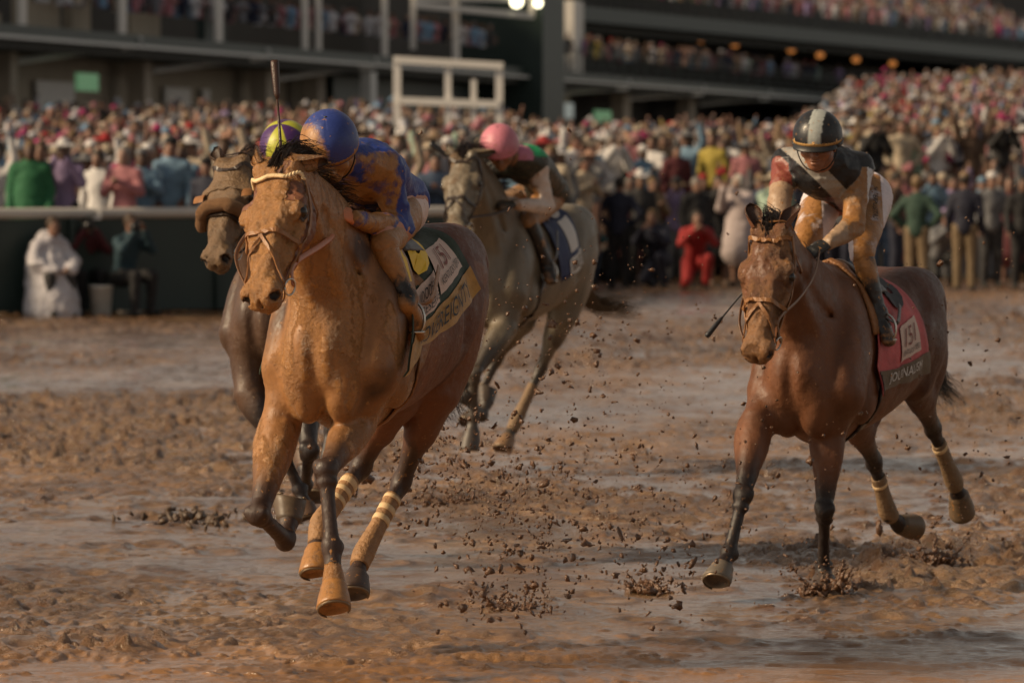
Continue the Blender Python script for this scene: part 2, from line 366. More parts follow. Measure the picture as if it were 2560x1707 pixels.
def build_ground():
    ys = [-30., 0., 10., 15.]; y = 18.0
    while y < 110: ys.append(y); y += .016 if y < 30 else (.016 + (y - 30) * .0022)
    ys += [115, 125, 150, 200, 300, 500, 900]
    ys = np.array(ys); us = np.concatenate([[-60, -20, -6, -2.6], np.linspace(-1.9, -1, 90)[:-1], np.linspace(-1, 1, 430), np.linspace(1, 1.9, 90)[1:], [2.6, 6, 20, 60]])
    Y = np.repeat(ys[:, None], len(us), 1); half = .094 * np.clip(Y, 12, 120) + .25; X = us[None] * half
    H, t, ch, cl = ground_h(X, Y); rp = np.random.RandomState(4)
    for i in range(190):                                            # hoof prints: a pit, a torn rim, the mud thrown back
        y0 = 22.2 + 15 * rp.rand() ** 1.1; x0 = rp.uniform(-.085, .09) * y0; a = rp.uniform(-.35, .35); r0 = np.searchsorted(ys, y0 - .6); r1 = np.searchsorted(ys, y0 + .6); dx, dy = X[r0:r1] - x0, Y[r0:r1] - y0
        u, v = dx * math.cos(a) + dy * math.sin(a), dy * math.cos(a) - dx * math.sin(a); q = np.sqrt((u / .075) ** 2 + (v / .11) ** 2); k = rp.uniform(.6, 1.3); tear = 1 + .5 * vnoise2(X[r0:r1] * 17, Y[r0:r1] * 13, 31)
        H[r0:r1] += k * (-.020 * np.exp(-(q ** 2) * 1.1) + .008 * tear * np.exp(-((q - 1.6) ** 2) * 3) + .005 * tear * np.exp(-((u / .09) ** 2 + ((v - .22) / .14) ** 2))); t[r0:r1] = np.where(q < .75, t[r0:r1] * .25, np.maximum(t[r0:r1], np.exp(-((q - 1.5) ** 2) * 4))); cl[r0:r1] = np.maximum(cl[r0:r1], .35 * np.exp(-((q - 1.55) ** 2) * 5))
    fade = ((Y > 17) & (Y < 112) & (np.abs(us)[None] <= 1.91)); H = np.where(fade, H, -.02)
    V = np.stack([X, Y, H], 2).reshape(-1, 3); n, m = X.shape; i = np.arange(n * m).reshape(n, m)
    Q = np.stack([i[:-1, :-1], i[:-1, 1:], i[1:, 1:], i[1:, :-1]], 2).reshape(-1, 4)
    c = np.stack([t, ch, np.clip(cl * 2, 0, 1)], 2).reshape(-1, 3)
    M = Mt('wet mud'); a = M.n('Attribute'); a.attribute_name = 'Col'; s = M.n('SeparateColor'); M.l(a.outputs['Color'], s.inputs[0])
    dry, chn, clo = s.outputs[0], s.outputs[1], s.outputs[2]
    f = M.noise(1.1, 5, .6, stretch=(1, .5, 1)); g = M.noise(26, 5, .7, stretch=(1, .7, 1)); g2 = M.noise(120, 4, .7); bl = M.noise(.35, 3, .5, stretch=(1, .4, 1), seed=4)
    base = M.mix(M.ramp(f, .3, .7), (.105, .054, .024), (.34, .205, .108)); base = M.mix(M.ramp(g, .3, .72), M.mix(.5, base, (.035, .016, .008)), base)
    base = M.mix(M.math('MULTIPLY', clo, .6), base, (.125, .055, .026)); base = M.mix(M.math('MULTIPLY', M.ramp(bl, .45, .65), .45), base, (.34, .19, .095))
    tc = M.n('TexCoord'); sx = M.n('SeparateXYZ'); M.l(tc.outputs['Object'], sx.inputs[0]); oy = M.ramp(M.math('ADD', M.math('MULTIPLY', M.math('SUBTRACT', 24.0, sx.outputs[1]), .22), M.math('MULTIPLY', f, .6)), .45, .95); base = M.mix(M.math('MULTIPLY', oy, .7), base, (.33, .155, .050))  # warm orange sheen of the near ground, painted into the mud colour
    wet = M.mix(dry, (.02, .02, .02), M.mix(g, (.07, .07, .07), (.26, .26, .26)))
    nb = M.bump(M.noise(7, 4, .6, stretch=(.7, 2.0, 1)), .35, .012); nb = M.bump(g, .45, .010, nb); nb = M.bump(g2, .35, .004, nb); nb = M.bump(M.math('MULTIPLY', M.math('MULTIPLY', M.noise(48, 5, .75, seed=9), dry), M.math('ADD', chn, clo)), .9, .03, nb)
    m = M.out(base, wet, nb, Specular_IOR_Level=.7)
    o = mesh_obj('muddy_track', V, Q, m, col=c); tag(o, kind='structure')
build_ground()
# ------------------------------------------------------------------ horses
M_COAT = vcol('wet muddy coat', rough=.48, hair=True, mudbump=.016, mud_rough=.28, spec=.5)
M_COAT2 = vcol('wet greyish muddy coat', rough=.42, hair=True, mudbump=.016, mud=(.19, .112, .055))
M_COAT3 = vcol('dark bay muddy coat', rough=.46, hair=True, mudbump=.016, mud=(.26, .122, .046), spec=.4)
M_HOOF = vcol('muddy hoof', rough=.45, mudbump=.004)
M_EYE = simple('dark eye', (.012, .007, .005), .06, 0, bump=0)
M_HAIR = simple('black horse hair', (.022, .013, .009), .5, .4, 30, .2)
M_LEATHER = simple('mud covered leather', (.26, .115, .038), .4, .45, 30, .6, .004)
M_DARKLEATHER = simple('dark wet leather', (.035, .022, .016), .38, .4, 30, .4, .003)
M_STEEL = simple('wet steel', (.55, .52, .47), .22, .2, 40, .2, .002, metal=1)
M_SHOE = simple('muddy horseshoe', (.20, .15, .10), .4, .3, 40, .3, .002, metal=.6); M_BANDAGE = simple('muddy leg bandage', (.31, .165, .070), .55, .6, 16, .9, .010)
M_BANDAGE2 = simple('tan leg bandage', (.20, .125, .065), .6, .4, 14, .9, .010)
M_TAPE = simple('pale bandage tape', (.68, .48, .26), .55, .15, 40, .4)
M_ROPE = simple('cream plaited cord', (.80, .60, .34), .6, .2, 60, .4)
class HF:
    """the horse's own frame: x towards its head, y to its left, z up"""
    def __init__(s, root, yaw):
        s.o = np.array([root[0], root[1], 0.]); ps = math.radians(yaw)
        s.R = np.array([[-math.sin(ps), math.cos(ps), 0], [-math.cos(ps), -math.sin(ps), 0], [0, 0, 1.]]); s.rz = math.atan2(-math.cos(ps), -math.sin(ps))
    def l(s, p): return (np.asarray(p, float) - s.o) @ s.R
    def px(s, *a): return s.l(W(*a))
    def w(s, p): return np.asarray(p, float) @ s.R.T + s.o
def frame(t, side):
    t = nrm(t); u = nrm(side - t * np.dot(side, t)); return np.stack([t, u, np.cross(t, u)], 1)
def ear(parent, base, tip, opn, wd, mat, col):
    base, tip = np.array(base), np.array(tip); ax = tip - base; L = np.linalg.norm(ax); t_ = ax / L; opn = nrm(opn - t_ * np.dot(opn, t_)); sd_ = np.cross(t_, opn); V = []; n, m = 15, 13
    for lay in (0, 1):
        for i in range(n):
            t = i / (n - 1); wd_ = wd * (.62 + .9 * t) * math.sqrt(max(0, 1 - t ** 2.6)) * (1.0 - .12 * t) + .0012; curl = 2.5 - 1.5 * t
            for j in range(m):
                a = (j / (m - 1) - .5) * 2 * curl; r = wd_ - lay * .0045
                p = base + ax * t + sd_ * r * math.sin(a) - opn * (r * math.cos(a)) * .9 + opn * .02 * math.sin(t * 2.6)
                V.append(p)
    i = lambda l, a, b: l * n * m + a * m + b; F = []
    for a in range(n - 1):
        for b in range(m - 1):
            F.append((i(0, a, b), i(0, a + 1, b), i(0, a + 1, b + 1), i(0, a, b + 1))); F.append((i(1, a, b), i(1, a, b + 1), i(1, a + 1, b + 1), i(1, a + 1, b)))
        for b in (0, m - 1): F.append((i(0, a, b), i(1, a, b), i(1, a + 1, b), i(0, a + 1, b)) if b else (i(0, a, b), i(0, a + 1, b), i(1, a + 1, b), i(1, a, b)))
    for b in range(m - 1): F.append((i(0, n - 1, b), i(1, n - 1, b), i(1, n - 1, b + 1), i(0, n - 1, b + 1)))
    V = np.array(V); C = np.tile(np.array(col, float), (len(V), 1)); tt = np.clip(((V - base) @ t_) / L, 0, 1); C[n * m:, :3] *= .35; C[tt > .86, :3] *= .35; C[tt > .8, 3] *= .3
    return mesh_obj('ear', V, F, mat, parent, True, col=C)
def strands(roots, dirs, lens, r0=.0016, drop=.5, curl=.02, seg=6, rnd=None):
    """hair: thin three-sided tapering tubes in one mesh"""
    rnd = rnd or np.random.RandomState(3); mb = MB()
    for p, d, L in zip(roots, dirs, lens):
        d = nrm(d); P = [np.array(p, float)]; v = d.copy(); ph = rnd.uniform(0, 6.3, 3)
        for i in range(seg):
            v = nrm(v + np.array([0, 0, -drop / seg]) + curl * np.sin(ph + i * 1.3) * 3); P.append(P[-1] + v * L / seg)
        mb.tube(P, [r0 * (1 - .8 * i / seg) for i in range(seg + 1)], 3, cap=False)
    return mb
class Proj:
    def __init__(s, V, Q): s.t = BVHTree.FromPolygons([tuple(v) for v in V], [tuple(int(i) for i in q) for q in Q])
    def near(s, p, off=0.0):
        l, n, i, d = s.t.find_nearest(Vector(p)); return np.array(l) + np.array(n) * off, np.array(n)
    def ray(s, o, d):
        l, n, i, t = s.t.ray_cast(Vector(o), Vector(d)); return (None, None) if l is None else (np.array(l), np.array(n))
def ribbon(mb, proj, P, wd, th=.005, off=.007, n=6, closed=False, wave=.0):
    """strap lying on the body along the rows of P"""
    P = spline(P, n); S = [proj.near(p, off) for p in P]; C = np.array([a for a, b in S]); Nn = np.array([b for a, b in S])
    for _ in range(2): C[1:-1] = .5 * C[1:-1] + .25 * (C[:-2] + C[2:])
    T = np.gradient(C, axis=0); T /= np.maximum(1e-9, np.linalg.norm(T, axis=1))[:, None]; V = []
    for i in range(len(C)):
        nn = nrm(Nn[i] - T[i] * np.dot(Nn[i], T[i])); s_ = np.cross(nn, T[i])
        for a, b in ((-1, 0), (1, 0), (1, 1), (-1, 1)): V.append(C[i] + s_ * a * wd / 2 + nn * (b * th))
    m = len(C); F = [(i * 4 + k, i * 4 + (k + 1) % 4, i * 4 + 4 + (k + 1) % 4, i * 4 + 4 + k) for i in range(m - 1) for k in range(4)] + [(3, 2, 1, 0), tuple((m - 1) * 4 + k for k in range(4))]
    mb.add(V, F); return C
def torus(mb, c, r, th, nrm_, n=20, m=6, arc=1.0):
    nn = nrm(nrm_); u = nrm(np.cross(nn, (0, 0, 1)) if abs(nn[2]) < .9 else (1, 0, 0)); v = np.cross(nn, u); k = int(n * arc)
    P = [np.array(c) + r * (u * math.cos(2 * math.pi * i / n) + v * math.sin(2 * math.pi * i / n)) for i in range(k + 1)]; mb.tube(P, th, m)
def hoof(parent, cor, sole, fwd, col, lat=.064, shoe=True):
    """horn capsule from the coronet ring down to the ground surface"""
    cor, sole = np.array(cor, float), np.array(sole, float); ax = sole - cor; L = np.linalg.norm(ax); t = ax / L; f = nrm(fwd - t * np.dot(fwd, t)); s_ = np.cross(t, f); n = 26
    V = []; F = []
    rings = [(-.16, .038, .0), (-.02, .0455, .0), (.06, .0505, .0), (.14, .0500, .003), (.5, .0585, .013), (.80, lat * .985, .020), (.95, lat * 1.01, .024), (1.0, lat * .97, .024), (1.0, lat * .82, .024), (.88, lat * .7, .02), (.86, .004, .01)]
    for a, r, sh in rings:
        c = cor + ax * a + f * sh
        for k in range(n):
            an = 2 * math.pi * k / n; ca, sa = math.cos(an), math.sin(an); rr = r * (1.0 if ca > -.55 else 1 - .22 * (-.55 - ca)); q = c + f * rr * ca * 1.06 + s_ * rr * sa
            if a > .3 and ca < -.4: q = q - t * L * .12 * (-.4 - ca)
            V.append(q)
    for i in range(len(rings) - 1):
        for k in range(n): F.append((i * n + k, (i + 1) * n + k, (i + 1) * n + (k + 1) % n, i * n + (k + 1) % n))
    V = np.array(V); C = np.tile(np.array(col, float), (len(V), 1)); C[:3 * n, :3] *= .8; C[-2 * n:, :3] = (.06, .04, .03)
    o = mesh_obj('hoof', V, F, M_HOOF, parent, True, col=C)
    if shoe:
        mb = MB(); P = []
        for k in range(-9, 10):
            an = k / 9 * 2.35; P.append(sole + f * (.024 + lat * .93 * math.cos(an)) + s_ * lat * .93 * math.sin(an) + t * .003)
        mb.tube(P, [(.006, .003)] * len(P), 6, side=None); mb.build('horseshoe', M_SHOE, o, True)
    return o
def bandage(parent, P, R, mat, tapes=(), side=(0, 1, 0), wraps=14):
    P = spline(P, 8); n = len(P); tr = np.linspace(0, 1, n); RR = np.array([np.interp(tr, np.linspace(0, 1, len(R)), [r[i] for r in R]) for i in (0, 1)]).T
    Pf = np.array([[np.interp(a, tr, P[:, i]) for i in range(3)] for a in np.linspace(0, 1, wraps * 4 + 1)]); k = len(Pf)
    rf = [(np.interp(a, tr, RR[:, 0]) * (1 + .035 * ((i % 4) / 4)), np.interp(a, tr, RR[:, 1]) * (1 + .035 * ((i % 4) / 4))) for i, a in enumerate(np.linspace(0, 1, k))]
    mb = MB(); mb.tube(Pf, rf, 20, side=side); o = mb.build('leg_bandage', mat, parent, True)
    for a, b in tapes:
        i0, i1 = int(a * (k - 1)), max(int(a * (k - 1)) + 1, int(b * (k - 1))); mt = MB(); mt.tube(Pf[i0:i1 + 1], [(r[0] * 1.05, r[1] * 1.05) for r in rf[i0:i1 + 1]], 20, side=side); mt.build('tape', M_TAPE, o, True)
    return o
def make_horse(sp):
    H = HF(sp['root'], sp['yaw']); zo = sp.get('zo', 0.); h = sp.get('h', .008); X = lambda a, b, c: np.array([a, b, c + zo])
    root = empty('racehorse', tuple(H.o), H.rz, label=sp['label'], cat='horse')
    S = Sdf(); Y = np.array([0, 1., 0])
    S.ch([(.70, 0, 1.11 + zo, .15, .19), (.58, 0, 1.15 + zo, .19, .30), (.38, 0, 1.19 + zo, .215, .375), (.12, 0, 1.19 + zo, .250, .350), (-.18, 0, 1.225 + zo, .262, .31), (-.45, 0, 1.31 + zo, .232, .27), (-.66, 0, 1.31 + zo, .18, .22), (-.78, 0, 1.29 + zo, .10, .13)], k=.03, tag=0, n=18)
    S.ell(X(.34, 0, 1.52), (.20, .05, .085), k=.08, tag=0)
    S.ell(X(.44, 0, .92), (.22, .13, .12), k=.06, tag=0)
    for s in (-1, 1):
        S.ell(X(-.50, s * .105, 1.425), (.25, .115, .15), k=.06, tag=0)
        S.ch([(.38, s * .10, 1.49 + zo, .045, .09), (.50, s * .178, 1.26 + zo, .075, .145), (.63, s * .180, 1.04 + zo, .088, .125)], k=.035, tag=0)
        S.ell(X(.43, s * .19, 1.02), (.12, .065, .13), k=.03, tag=0)
        S.ell(X(.70, s * .088, 1.04), (.10, .082, .150), k=.03, tag=0); S.ell(X(.68, s * .07, .93), (.09, .065, .09), k=.03, tag=0)
        g = lambda P, k=.05: S.ch([(*X(a, s * b, c), r, r * 1.3) for a, b, c, r in P], k=k, sub=True, tag=0)
        g([(.24, .190, 1.45, .012), (.30, .268, 1.22, .020), (.30, .272, 1.02, .020), (.40, .22, .88, .014)])       # behind the shoulder
        g([(-.30, .235, 1.46, .018), (-.24, .265, 1.28, .022), (-.26, .26, 1.12, .020)], .07)                       # flank
        g([(-.60, .215, 1.42, .010), (-.66, .215, 1.20, .014), (-.60, .20, 1.02, .012)], .04)                       # ham
    S.ch([(*X(.86, 0, 1.20), .012, .014), (*X(.835, 0, 1.04), .014, .018), (*X(.77, 0, .84), .012, .016)], k=.06, sub=True, tag=0)
    # neck and head
    P0 = H.px(*sp['poll']); hs = sp.get('hs', 1.0); Xd = nrm(H.px(*sp['nose']) - P0); Nd = H.R.T @ np.array(sp['nup'], float); Nd = nrm(Nd - Xd * np.dot(Nd, Xd)); Yd = np.cross(Nd, Xd)
    HR = np.stack([Xd, Yd, Nd], 1); hw = sp.get('hw', 1.15); hd = lambda a, b, c: P0 + HR @ (np.array([a, b * hw, c]) * hs)
    A = X(.50, 0, 1.33); T = hd(.0, 0, -.105); nb = sp.get('neckbend', (0, 0, .03)); N1 = A + (T - A) * .38 + np.array(nb); N2 = A + (T - A) * .72 + np.array(nb) * .9
    S.ch([(*A, .155, .285), (*N1, .122, .225), (*N2, .092, .160), (*T, .078, .118)], k=.06, tag=2, n=12)
    for s in (-1, 1):
        S.ch([(*(A + (.15, s * .075, -.12)), .045, .05), (*(N1 + (.08, s * .075, -.10)), .034, .036), (*(N2 + (.05, s * .06, -.06)), .026, .028), (*(T + (0, s * .045, -.02)), .020, .020)], k=.03, tag=2)
        S.ch([(*(A + (.10, s * .115, .04)), .003, .004), (*(N1 + (.06, s * .125, -.02)), .009, .013), (*(N2 + (.03, s * .096, -.01)), .007, .010)], k=.035, sub=True, tag=2)
    E = lambda c, r, k=.02, sub=False, tg=1, R=None: S.ell(hd(*c), np.array(r) * (1, hw, 1) * hs, HR if R is None else R, k=k, sub=sub, tag=tg)
    E((.06, 0, -.07), (.12, .075, .078), .05); E((.18, 0, -.060), (.15, .080, .070), .03)
    S.ch([(*hd(.20, 0, -.065), .064 * hs * hw, .064 * hs), (*hd(.36, 0, -.066), .050 * hs * hw, .056 * hs), (*hd(.50, 0, -.078), .043 * hs * hw, .050 * hs)], side=Yd, k=.03, tag=1)
    S.ch([(*hd(.12, 0, -.155), .055 * hs * hw, .088 * hs), (*hd(.24, 0, -.145), .056 * hs * hw, .092 * hs), (*hd(.36, 0, -.125), .044 * hs * hw, .070 * hs), (*hd(.50, 0, -.115), .036 * hs * hw, .050 * hs)], side=Yd, k=.03, tag=1)
    for s in (-1, 1):
        E((.15, s * .048, -.150), (.10, .032, .088), .03)                         # cheek muscle
        E((.188, s * .080, -.040), (.050, .026, .026), .022)                      # brow
        S.ch([(*hd(.255, s * .084, -.088), .012, .012), (*hd(.33, s * .066, -.098), .011, .011), (*hd(.41, s * .052, -.10), .006, .006)], k=.03, tag=1)
        S.ch([(*hd(.20, s * .045, -.010), .014, .012), (*hd(.32, s * .034, -.016), .012, .010), (*hd(.44, s * .026, -.030), .010, .008)], side=Yd, k=.03, tag=1)
        E((.122, s * .070, -.014), (.026, .014, .014), .02, True)                 # hollow above the eye
        E((.214, s * .096, -.054), (.024, .016, .018), .008, True)                # socket
        S.ch([(*hd(.189, s * .092, -.062), .005, .005), (*hd(.202, s * .101, -.043), .006, .006), (*hd(.225, s * .099, -.043), .005, .005), (*hd(.240, s * .091, -.058), .004, .004)], k=.008, tag=1)
        S.ch([(*hd(.189, s * .092, -.062), .005, .005), (*hd(.208, s * .097, -.079), .005, .005), (*hd(.232, s * .092, -.076), .005, .005), (*hd(.240, s * .091, -.058), .004, .004)], k=.008, tag=1)
        E((.005, s * .048, -.012), (.036, .028, .030), .03)                       # ear base
    E((.535, 0, -.088), (.060, .050, .054), .03); E((.578, 0, -.098), (.030, .046, .034), .03)
    E((.545, 0, -.142), (.048, .036, .026), .018)                                   # lower lip and chin
    for s in (-1, 1):
        E((.555, s * .040, -.070), (.040, .021, .036), .02)                       # nostril wing
        E((.580, s * .046, -.070), sp.get('nostril', (.024, .0125, .021)), .008, True, R=HR @ np.array(Matrix.Rotation(s * .5, 3, 'X')))
        E((.575, s * .035, -.124), (.040, .034, .0045), .006, True)                # mouth line
    E((.600, 0, -.086), (.012, .006, .030), .014, True)
    if sp.get('mouth'):
        E((.575, 0, -.128), (.045, .030, .013), .01, True)
    # legs
    J = {}
    for key, s in (('lf', 1), ('rf', -1)):
        Ej, K, Fk, Co, So = [H.px(*p) if len(p) == 3 else np.array(p[:3]) for p in sp[key]]; J[key] = (Ej, K, Fk, Co, So); sp_ = X(.61, s * .155, 1.05)
        S.ch([(*sp_, .085, .11), (*((sp_ + Ej) / 2), .082, .10), (*Ej, .066, .085)], k=.045, tag=3)
        d = K - Ej
        S.ch([(*Ej, .070, .092), (*(Ej + d * .28), .068, .084), (*(Ej + d * .6), .050, .060), (*(Ej + d * .86), .038, .042), (*K, .037, .038)], k=.02, tag=3, n=10)
        S.ch([(*(Ej + d * .02 + (.02, s * .035, 0)), .045, .05), (*(Ej + d * .28 + (.02, s * .040, 0)), .038, .042), (*(Ej + d * .72 + (0, s * .02, 0)), .018, .02)], k=.012, tag=3)
        S.ch([(*(Ej + d * .05 + (.04, -s * .03, 0)), .04, .05), (*(Ej + d * .28 + (.04, -s * .030, 0)), .032, .036), (*(Ej + d * .66 + (0, -s * .012, 0)), .018, .02)], k=.012, tag=3)
        cn = nrm(Fk - K); fr_ = frame(Fk - K, Y); bk = -fr_[:, 2] if fr_[:, 2][0] > 0 else fr_[:, 2]; bk = bk if abs(fr_[:, 2][0]) > .25 else -nrm(nrm(K - Ej) + nrm(K - Fk) + np.array([.4, 0, 0]))
        S.ell(K - cn * .012, (.046, .045, .043), frame(d, Y), k=.012, tag=4); S.ell(K + cn * .040, (.024, .041, .036), fr_, k=.010, tag=4)
        for q_ in (-1, 1): S.ell(K - cn * .03 + fr_[:, 1] * q_ * .030, (.022, .017, .022), fr_, k=.012, tag=4); S.ell(Fk + fr_[:, 1] * q_ * .022 + bk * .020, (.020, .016, .018), fr_, k=.012, tag=4)
        S.ell(K + bk * .038 - cn * .012, (.026, .016, .018), fr_, k=.014, tag=4)
        S.ch([(*(K + cn * .06 + bk * .020), .013, .012), (*((K + Fk) / 2 + bk * .024), .012, .011), (*(Fk - cn * .03 + bk * .022), .015, .014)], side=Y, k=.006, tag=4)
        S.ch([(*K, .031, .034), (*(K + (Fk - K) * .35), .0255, .025), (*(K + (Fk - K) * .8), .026, .026), (*Fk, .033, .035)], k=.010, tag=4)
        S.ell(Fk, (.038, .034, .038), frame(Fk - K, Y), k=.012, tag=4)
        S.ch([(*Fk, .032, .034), (*((Fk + Co) / 2), .0295, .031), (*Co, .042, .043)], k=.014, tag=5)
    for key, s in (('lh', 1), ('rh', -1)):
        St, K, Fk, Co, So = [H.px(*p) if len(p) == 3 else np.array(p[:3]) for p in sp[key]]; J[key] = (St, K, Fk, Co, So)
        hip = X(-.42, s * .115, 1.36); S.ch([(*hip, .12, .19), (*((hip + St) / 2 + (-.04, s * .02, 0)), .112, .18), (*St, .088, .125)], k=.05, tag=3, n=10)
        d = K - St; but = X(-.64, s * .10, 1.27); cb = nrm(np.cross(np.cross(Fk - K, Y), (Fk - K)))
        back = nrm(np.cross(Y, Fk - K)); back = back if back[0] < 0 or abs(back[0]) < .3 and back[2] < 0 else -back
        if np.dot(back, nrm(K - St) + nrm(K - Fk)) < -.2: back = -back
        S.ch([(*but, .09, .13), (*((but + St + d * .3) / 2 + (-.05, 0, 0)),   .095, .135), (*(St + d * .45), .055, .075)], k=.045, tag=3)
        S.ch([(*St, .080, .112), (*(St + d * .3), .068, .090), (*(St + d * .62), .046, .058), (*(St + d * .88), .034, .042), (*K, .036, .042)], k=.025, tag=3)
        pk = K + back * .042 - nrm(d) * .035
        S.ch([(*(St + d * .45 + back * .03), .022, .03), (*(St + d * .75 + back * .036), .013, .014), (*pk, .018, .020), (*(K + back * .025 + (Fk - K) * .12), .020, .022)], k=.014, tag=4)
        S.ell(K, (.052, .038, .046), frame(d, Y), k=.016, tag=4)
        S.ch([(*K, .031, .038), (*(K + (Fk - K) * .3), .0245, .034), (*(K + (Fk - K) * .8), .0245, .034), (*Fk, .031, .036)], k=.012, tag=4)
        S.ell(Fk, (.038, .034, .038), frame(Fk - K, Y), k=.012, tag=4)
        S.ch([(*Fk, .032, .034), (*((Fk + Co) / 2), .0295, .031), (*Co, .042, .043)], k=.014, tag=5)
    am = sp.get('crust', .004)
    def nz(P):
        q = (P - P0) @ HR; hm = np.exp(-(((q - np.array([.28, 0, -.05])) / np.array([.36, .2, .2])) ** 4).sum(1)); m = .0016 + am * hm
        f = fbm3(P, 30, 4); return -m * (1 - np.abs(f)) ** 2 * 1.5 + .003 * vnoise(P[:, 0] * 7, P[:, 1] * 7, P[:, 2] * 7)
    V, Q, tg = S.mesh(h, noise=nz, smooth=1)
    q = (V - P0) @ HR / hs / (1, hw, 1)
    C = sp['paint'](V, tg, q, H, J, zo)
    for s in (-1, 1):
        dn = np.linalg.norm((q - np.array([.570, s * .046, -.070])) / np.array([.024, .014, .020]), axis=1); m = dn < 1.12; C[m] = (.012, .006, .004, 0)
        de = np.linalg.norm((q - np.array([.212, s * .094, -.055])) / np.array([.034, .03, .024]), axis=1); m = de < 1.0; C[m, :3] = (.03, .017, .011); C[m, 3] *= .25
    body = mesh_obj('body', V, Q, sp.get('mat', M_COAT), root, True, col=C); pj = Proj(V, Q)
    for s in (-1, 1):
        mb = MB(); mb.ball(hd(.212, s * .0890, -.052) + Yd * s * .004 + Nd * .003, (.0255,) * 3, 14, 10); mb.build('eye', M_EYE, root, True)
    ce = sp.get('earcol', (.12, .05, .025, .6))
    for s, e in ((1, sp['ear_l']), (-1, sp['ear_r'])):
        ear(root, hd(-.004, s * .050, .004), H.px(*e[0]), H.R.T @ np.array(e[1], float), .031 * e[2] if len(e) > 2 else .031, M_COAT, ce)
    ho = {}
    for key in ('lf', 'rf', 'lh', 'rh'):
        a, K, Fk, Co, So = J[key]; tf = sp.get('toe', {}).get(key); f = np.array([1., 0, 0]) if tf is None else H.R.T @ np.array(tf, float)
        ho[key] = hoof(root, Co, So, f, sp['hoofcol'].get(key, (.09, .05, .03, .5)), sp.get('hoofr', .064))
    return dict(root=root, H=H, body=body, pj=pj, J=J, hd=hd, HR=HR, P0=P0, X=X, V=V)
def bridle(h, mat, brow=True, fig8=True, blinker=False, w=.015, noseband=.36):
    hd, pj, root = h['hd'], h['pj'], h['root']; mb = MB(); x = noseband
    lp = [hd(x, .11 * math.cos(a), -.085 + .12 * math.sin(a)) for a in np.linspace(0, 2 * math.pi, 17)]; ribbon(mb, pj, lp, w * 1.2, n=3)
    for s in (-1, 1):
        ribbon(mb, pj, [hd(.03, s * .12, -.03), hd(.12, s * .12, -.115), hd(.25, s * .12, -.150), hd(.37, s * .10, -.140), hd(.485, s * .08, -.122)], w, n=4)
        if fig8: ribbon(mb, pj, [hd(x + .01, 0, .02), hd(.44, s * .05, -.02), hd(.49, s * .08, -.07), hd(.51, s * .07, -.13), hd(.52, s * .03, -.19)], w * .9, n=4)
        ribbon(mb, pj, [hd(.03, s * .12, -.03), hd(.07, s * .12, -.12), hd(.09, s * .10, -.20), hd(.09, 0, -.30)], w * .8, n=4)
    if brow: ribbon(mb, pj, [hd(.035, s_ * .12 * 1, -.04) if abs(s_) == 1 else hd(.06 + .02 * (1 - abs(s_)), s_ * .11, .05) for s_ in (-1, -.6, -.2, .2, .6, 1)], w * 1.25, n=4)
    ribbon(mb, pj, [hd(-.05, s_ * .12, .04 - .08 * abs(s_)) for s_ in (-1, -.5, 0, .5, 1)], w, n=4)
    br = mb.build('bridle', mat, root, False)
    for s in (-1, 1):
        m2 = MB(); c = hd(.50, s * .066, -.125); torus(m2, c, .030, .0038, h['HR'][:, 1] + h['HR'][:, 0] * .4 * s, 20); m2.build('bit_ring', M_STEEL, br, True)
    return br
def strip_tube(name, pts, wd, th, mat, parent, n=6, col=None):
    """flat strap through free points (rows)"""
    P = spline(pts, n); mb = MB(); mb.tube(P, [(wd / 2, th / 2)] * len(P), 8, side=col); return mb.build(name, mat, parent, True)
